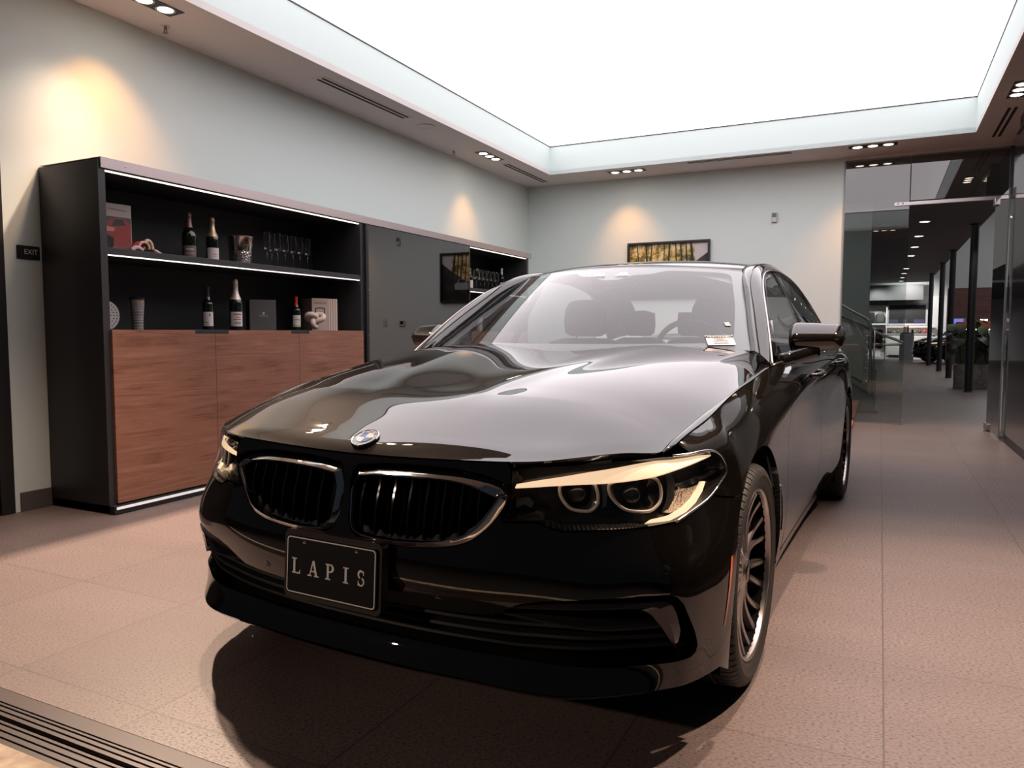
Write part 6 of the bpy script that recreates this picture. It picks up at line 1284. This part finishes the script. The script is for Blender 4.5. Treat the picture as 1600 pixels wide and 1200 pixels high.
# planter with leafy plants
pt = thing('stone_planter', 'rectangular grey stone planter between the columns', 'planter', (1.65, 16.95, 0)); M_STN = mat('veined_stone', (.23, .22, .21), rough=.55); nz = N(M_STN, 'ShaderNodeTexNoise'); nz.inputs['Scale'].default_value = 3.5; nz.inputs['Distortion'].default_value = 2.5; L(M_STN, coords(M_STN), nz.inputs['Vector']); rp = ramp(M_STN, nz.outputs[0], [(.40, (.22, .21, .205)), (.5, (.13, .11, .105)), (.56, (.25, .24, .23))]); L(M_STN, rp.outputs[0], M_STN.node_tree.nodes['Principled BSDF'].inputs['Base Color'])
bm = B(); box(bm, -.33, .33, -.17, .17, .0005, .47, .006); obj('planter_box', bm, M_STN, pt); bm = B(); box(bm, -.30, .30, -.14, .14, .40, .475); obj('soil', bm, mat('soil', (.02, .014, .01), rough=1), pt)
def leafy(label, x, y, z, n, hmin, hmax, lw, col, spread, seed, kind='broad'):
    r = thing('potted_plant', label, 'plant', (x, y, z), 0, 'plants in the stone planter'); rg = random.Random(seed); lv, st = B(), B()
    for k in range(n):
        a = rg.uniform(0, 2*pi); R0 = rg.uniform(.25, 1)*spread; h = rg.uniform(hmin, hmax); tip = Vector((R0*cos(a), R0*sin(a)*.6, h)); P = smooth_path([(0, 0, 0), tuple(tip*.5+Vector((0, 0, h*.18))), tuple(tip)], 7); tube(st, P, .006, 5)
        if kind == 'broad':
            ln = lw*rg.uniform(.8, 1.3); d = Vector((cos(a), sin(a), rg.uniform(-.7, .1))).normalized(); s_ = d.cross(Vector((0, 0, 1))).normalized(); up = s_.cross(d); G = []
            for i in range(6):
                q = i/5; wq = ln*.42*sin(pi*(.12+.88*q))**.8*(1 if q < .95 else .2); c = tip+d*ln*q+up*(-.25*ln*q*q); G.append([tuple(c-s_*wq+up*.18*wq), tuple(c), tuple(c+s_*wq+up*.18*wq)])
            grid(lv, G)
        else:
            G = []
            for i in range(7): q = i/6; c = Vector(P[i]); s_ = Vector((-sin(a), cos(a), 0))*.016*(1-q)**.5; G.append([tuple(c-s_), tuple(c+s_)])
            grid(lv, G)
    obj('foliage', lv, mat('leaf_green', col, rough=.45), r, smooth=True, recalc=False); obj('stems', st, mat('stem_green', (.10, .12, .05), rough=.6), r, smooth=True)
leafy('broad leaved dark green plant at the left of the stone planter', 1.43, 16.95, .476, 22, .25, .85, .24, (.022, .05, .016), .30, 3); leafy('broad leaved green plant at the right of the stone planter', 1.85, 16.95, .476, 20, .3, .80, .22, (.03, .07, .02), .26, 8); leafy('spiky grass plant in the middle of the stone planter', 1.64, 16.92, .476, 46, .30, .62, .1, (.05, .07, .035), .32, 5, 'grass')
# stair flank behind the fixed pane
stg = thing('staircase', 'steel staircase flank with tubular handrail behind the fixed glass pane', 'staircase', (0, 11.16, 0)); M_RS = mat('rail_steel', (.5, .47, .45), rough=.28, metal=1); M_STG = mat('stringer_paint', (.17, .185, .175), rough=.5)
bm = B(); prism(bm, [(-.04, .003), (-.04, .19), (-.50, .50), (-1.9, 1.45), (-1.9, .9), (-.62, .02), (-.58, .003)], .0, .05, 'Y'); obj('stringer', bm, M_STG, stg)
bm = B(); tube(bm, [(-.035, -.012, .20), (-1.9, -.012, 1.46)], .010, 6); obj('stringer_trim', bm, M_RS, stg, smooth=True)
bm = B(); P = smooth_path([(-1.9, 0, 2.43), (-.9, 0, 1.755), (-.50, 0, 1.475), (-.24, 0, 1.315), (-.16, 0, 1.26), (-.125, 0, 1.17), (-.118, 0, 1.0), (-.105, 0, .6), (-.10, 0, .24)], 60); tube(bm, P, .021, 12); obj('handrail', bm, M_RS, stg, smooth=True)
bm = B(); P = [(-1.9, .02, 2.20), (-.9, .02, 1.60), (-.50, .02, 1.335), (-.10, .02, 1.11)]; tube(bm, P, .019, 10); P = smooth_path([(-.10, .9, 1.115), (.10, .9, 1.02), (.26, .9, .955), (.30, .9, .93), (.22, .9, .915), (0, .9, .91), (-.11, .6, .92)], 40); tube(bm, P, .020, 10); obj('second_rail', bm, M_RS, stg, smooth=True)
bm = B(); cyl(bm, (-.07, .05, .20), (-.07, .05, 1.12), .012, 8); obj('cable_post', bm, M_RS, stg, smooth=True)
for k in range(8): bm = B(); z = .42+k*.088; tube(bm, [(-.20, .03, z+.012), (-.07, .05, z-.012)], .005, 5); obj('rail_cable', bm, M_RS, stg, smooth=True)
bm = B(); prism(bm, [(-.20, .42), (-.20, 1.13), (-.50, 1.32), (-1.9, 2.2), (-1.9, 1.55), (-.50, .62)], .028, .034, 'Y'); obj('balustrade_panel', bm, mat('panel_grey_glass', (.21, .23, .225), rough=.25, spec=.6), stg)
bm = B(); tube(bm, [(-.21, .02, .41), (-.5, .02, .60), (-1.9, .02, 1.53)], .016, 8); obj('panel_shoe', bm, M_STG, stg, smooth=True)
bm = B()
for k in range(7): box(bm, -.72-.27*k, -.44-.27*k, .06, 1.25, .17+.18*k, .20+.18*k)
obj('treads', bm, mat('tread_grey', (.10, .10, .10), rough=.6), stg)
bm = B(); box(bm, -.09, -.035, .9, .93, .0, .55); box(bm, -.04, -.0, .05, .9, .0, .03); obj('far_stringer', bm, M_STG, stg)
# second car at the back, nose to the left
c2 = copy_tree(CAR); c2.location = (1.98, 30.9, 0); c2.rotation_euler = (0, 0, pi+radians(24)); tag(c2, 'small looking black car parked far back in the showroom beyond the columns', 'car')
# lamps of the showroom and a fill for the stairs
area_light('stair_fill', (-.7, 10.6, 3.0), .5, 14, (1, .98, .95)); area_light('showroom_ceiling_lamps', (.2, 20, 3.02), 3.0, 16, (1, .97, .95), size_y=20); area_light('high_hall_lamps', (4.5, 24, 6.5), 5, 380, (1, .99, .98), size_y=18)  # the stair light is an unseen fill added to lift the dark flank
S('wall_washer', (1.0, 33.3, 3.0), (1.0, 35.3, 1.9), 260, (1, .97, .93), 95, .7, .06); S('shelf_light', (-.2, 33.6, 2.9), (0, 35.2, .9), 160, (1, .97, .95), 110, .8, .06); S('planter_light', (1.7, 15.0, 3.0), (1.6, 16.9, .5), 24, (1, .95, .88), 60, .7, .05)
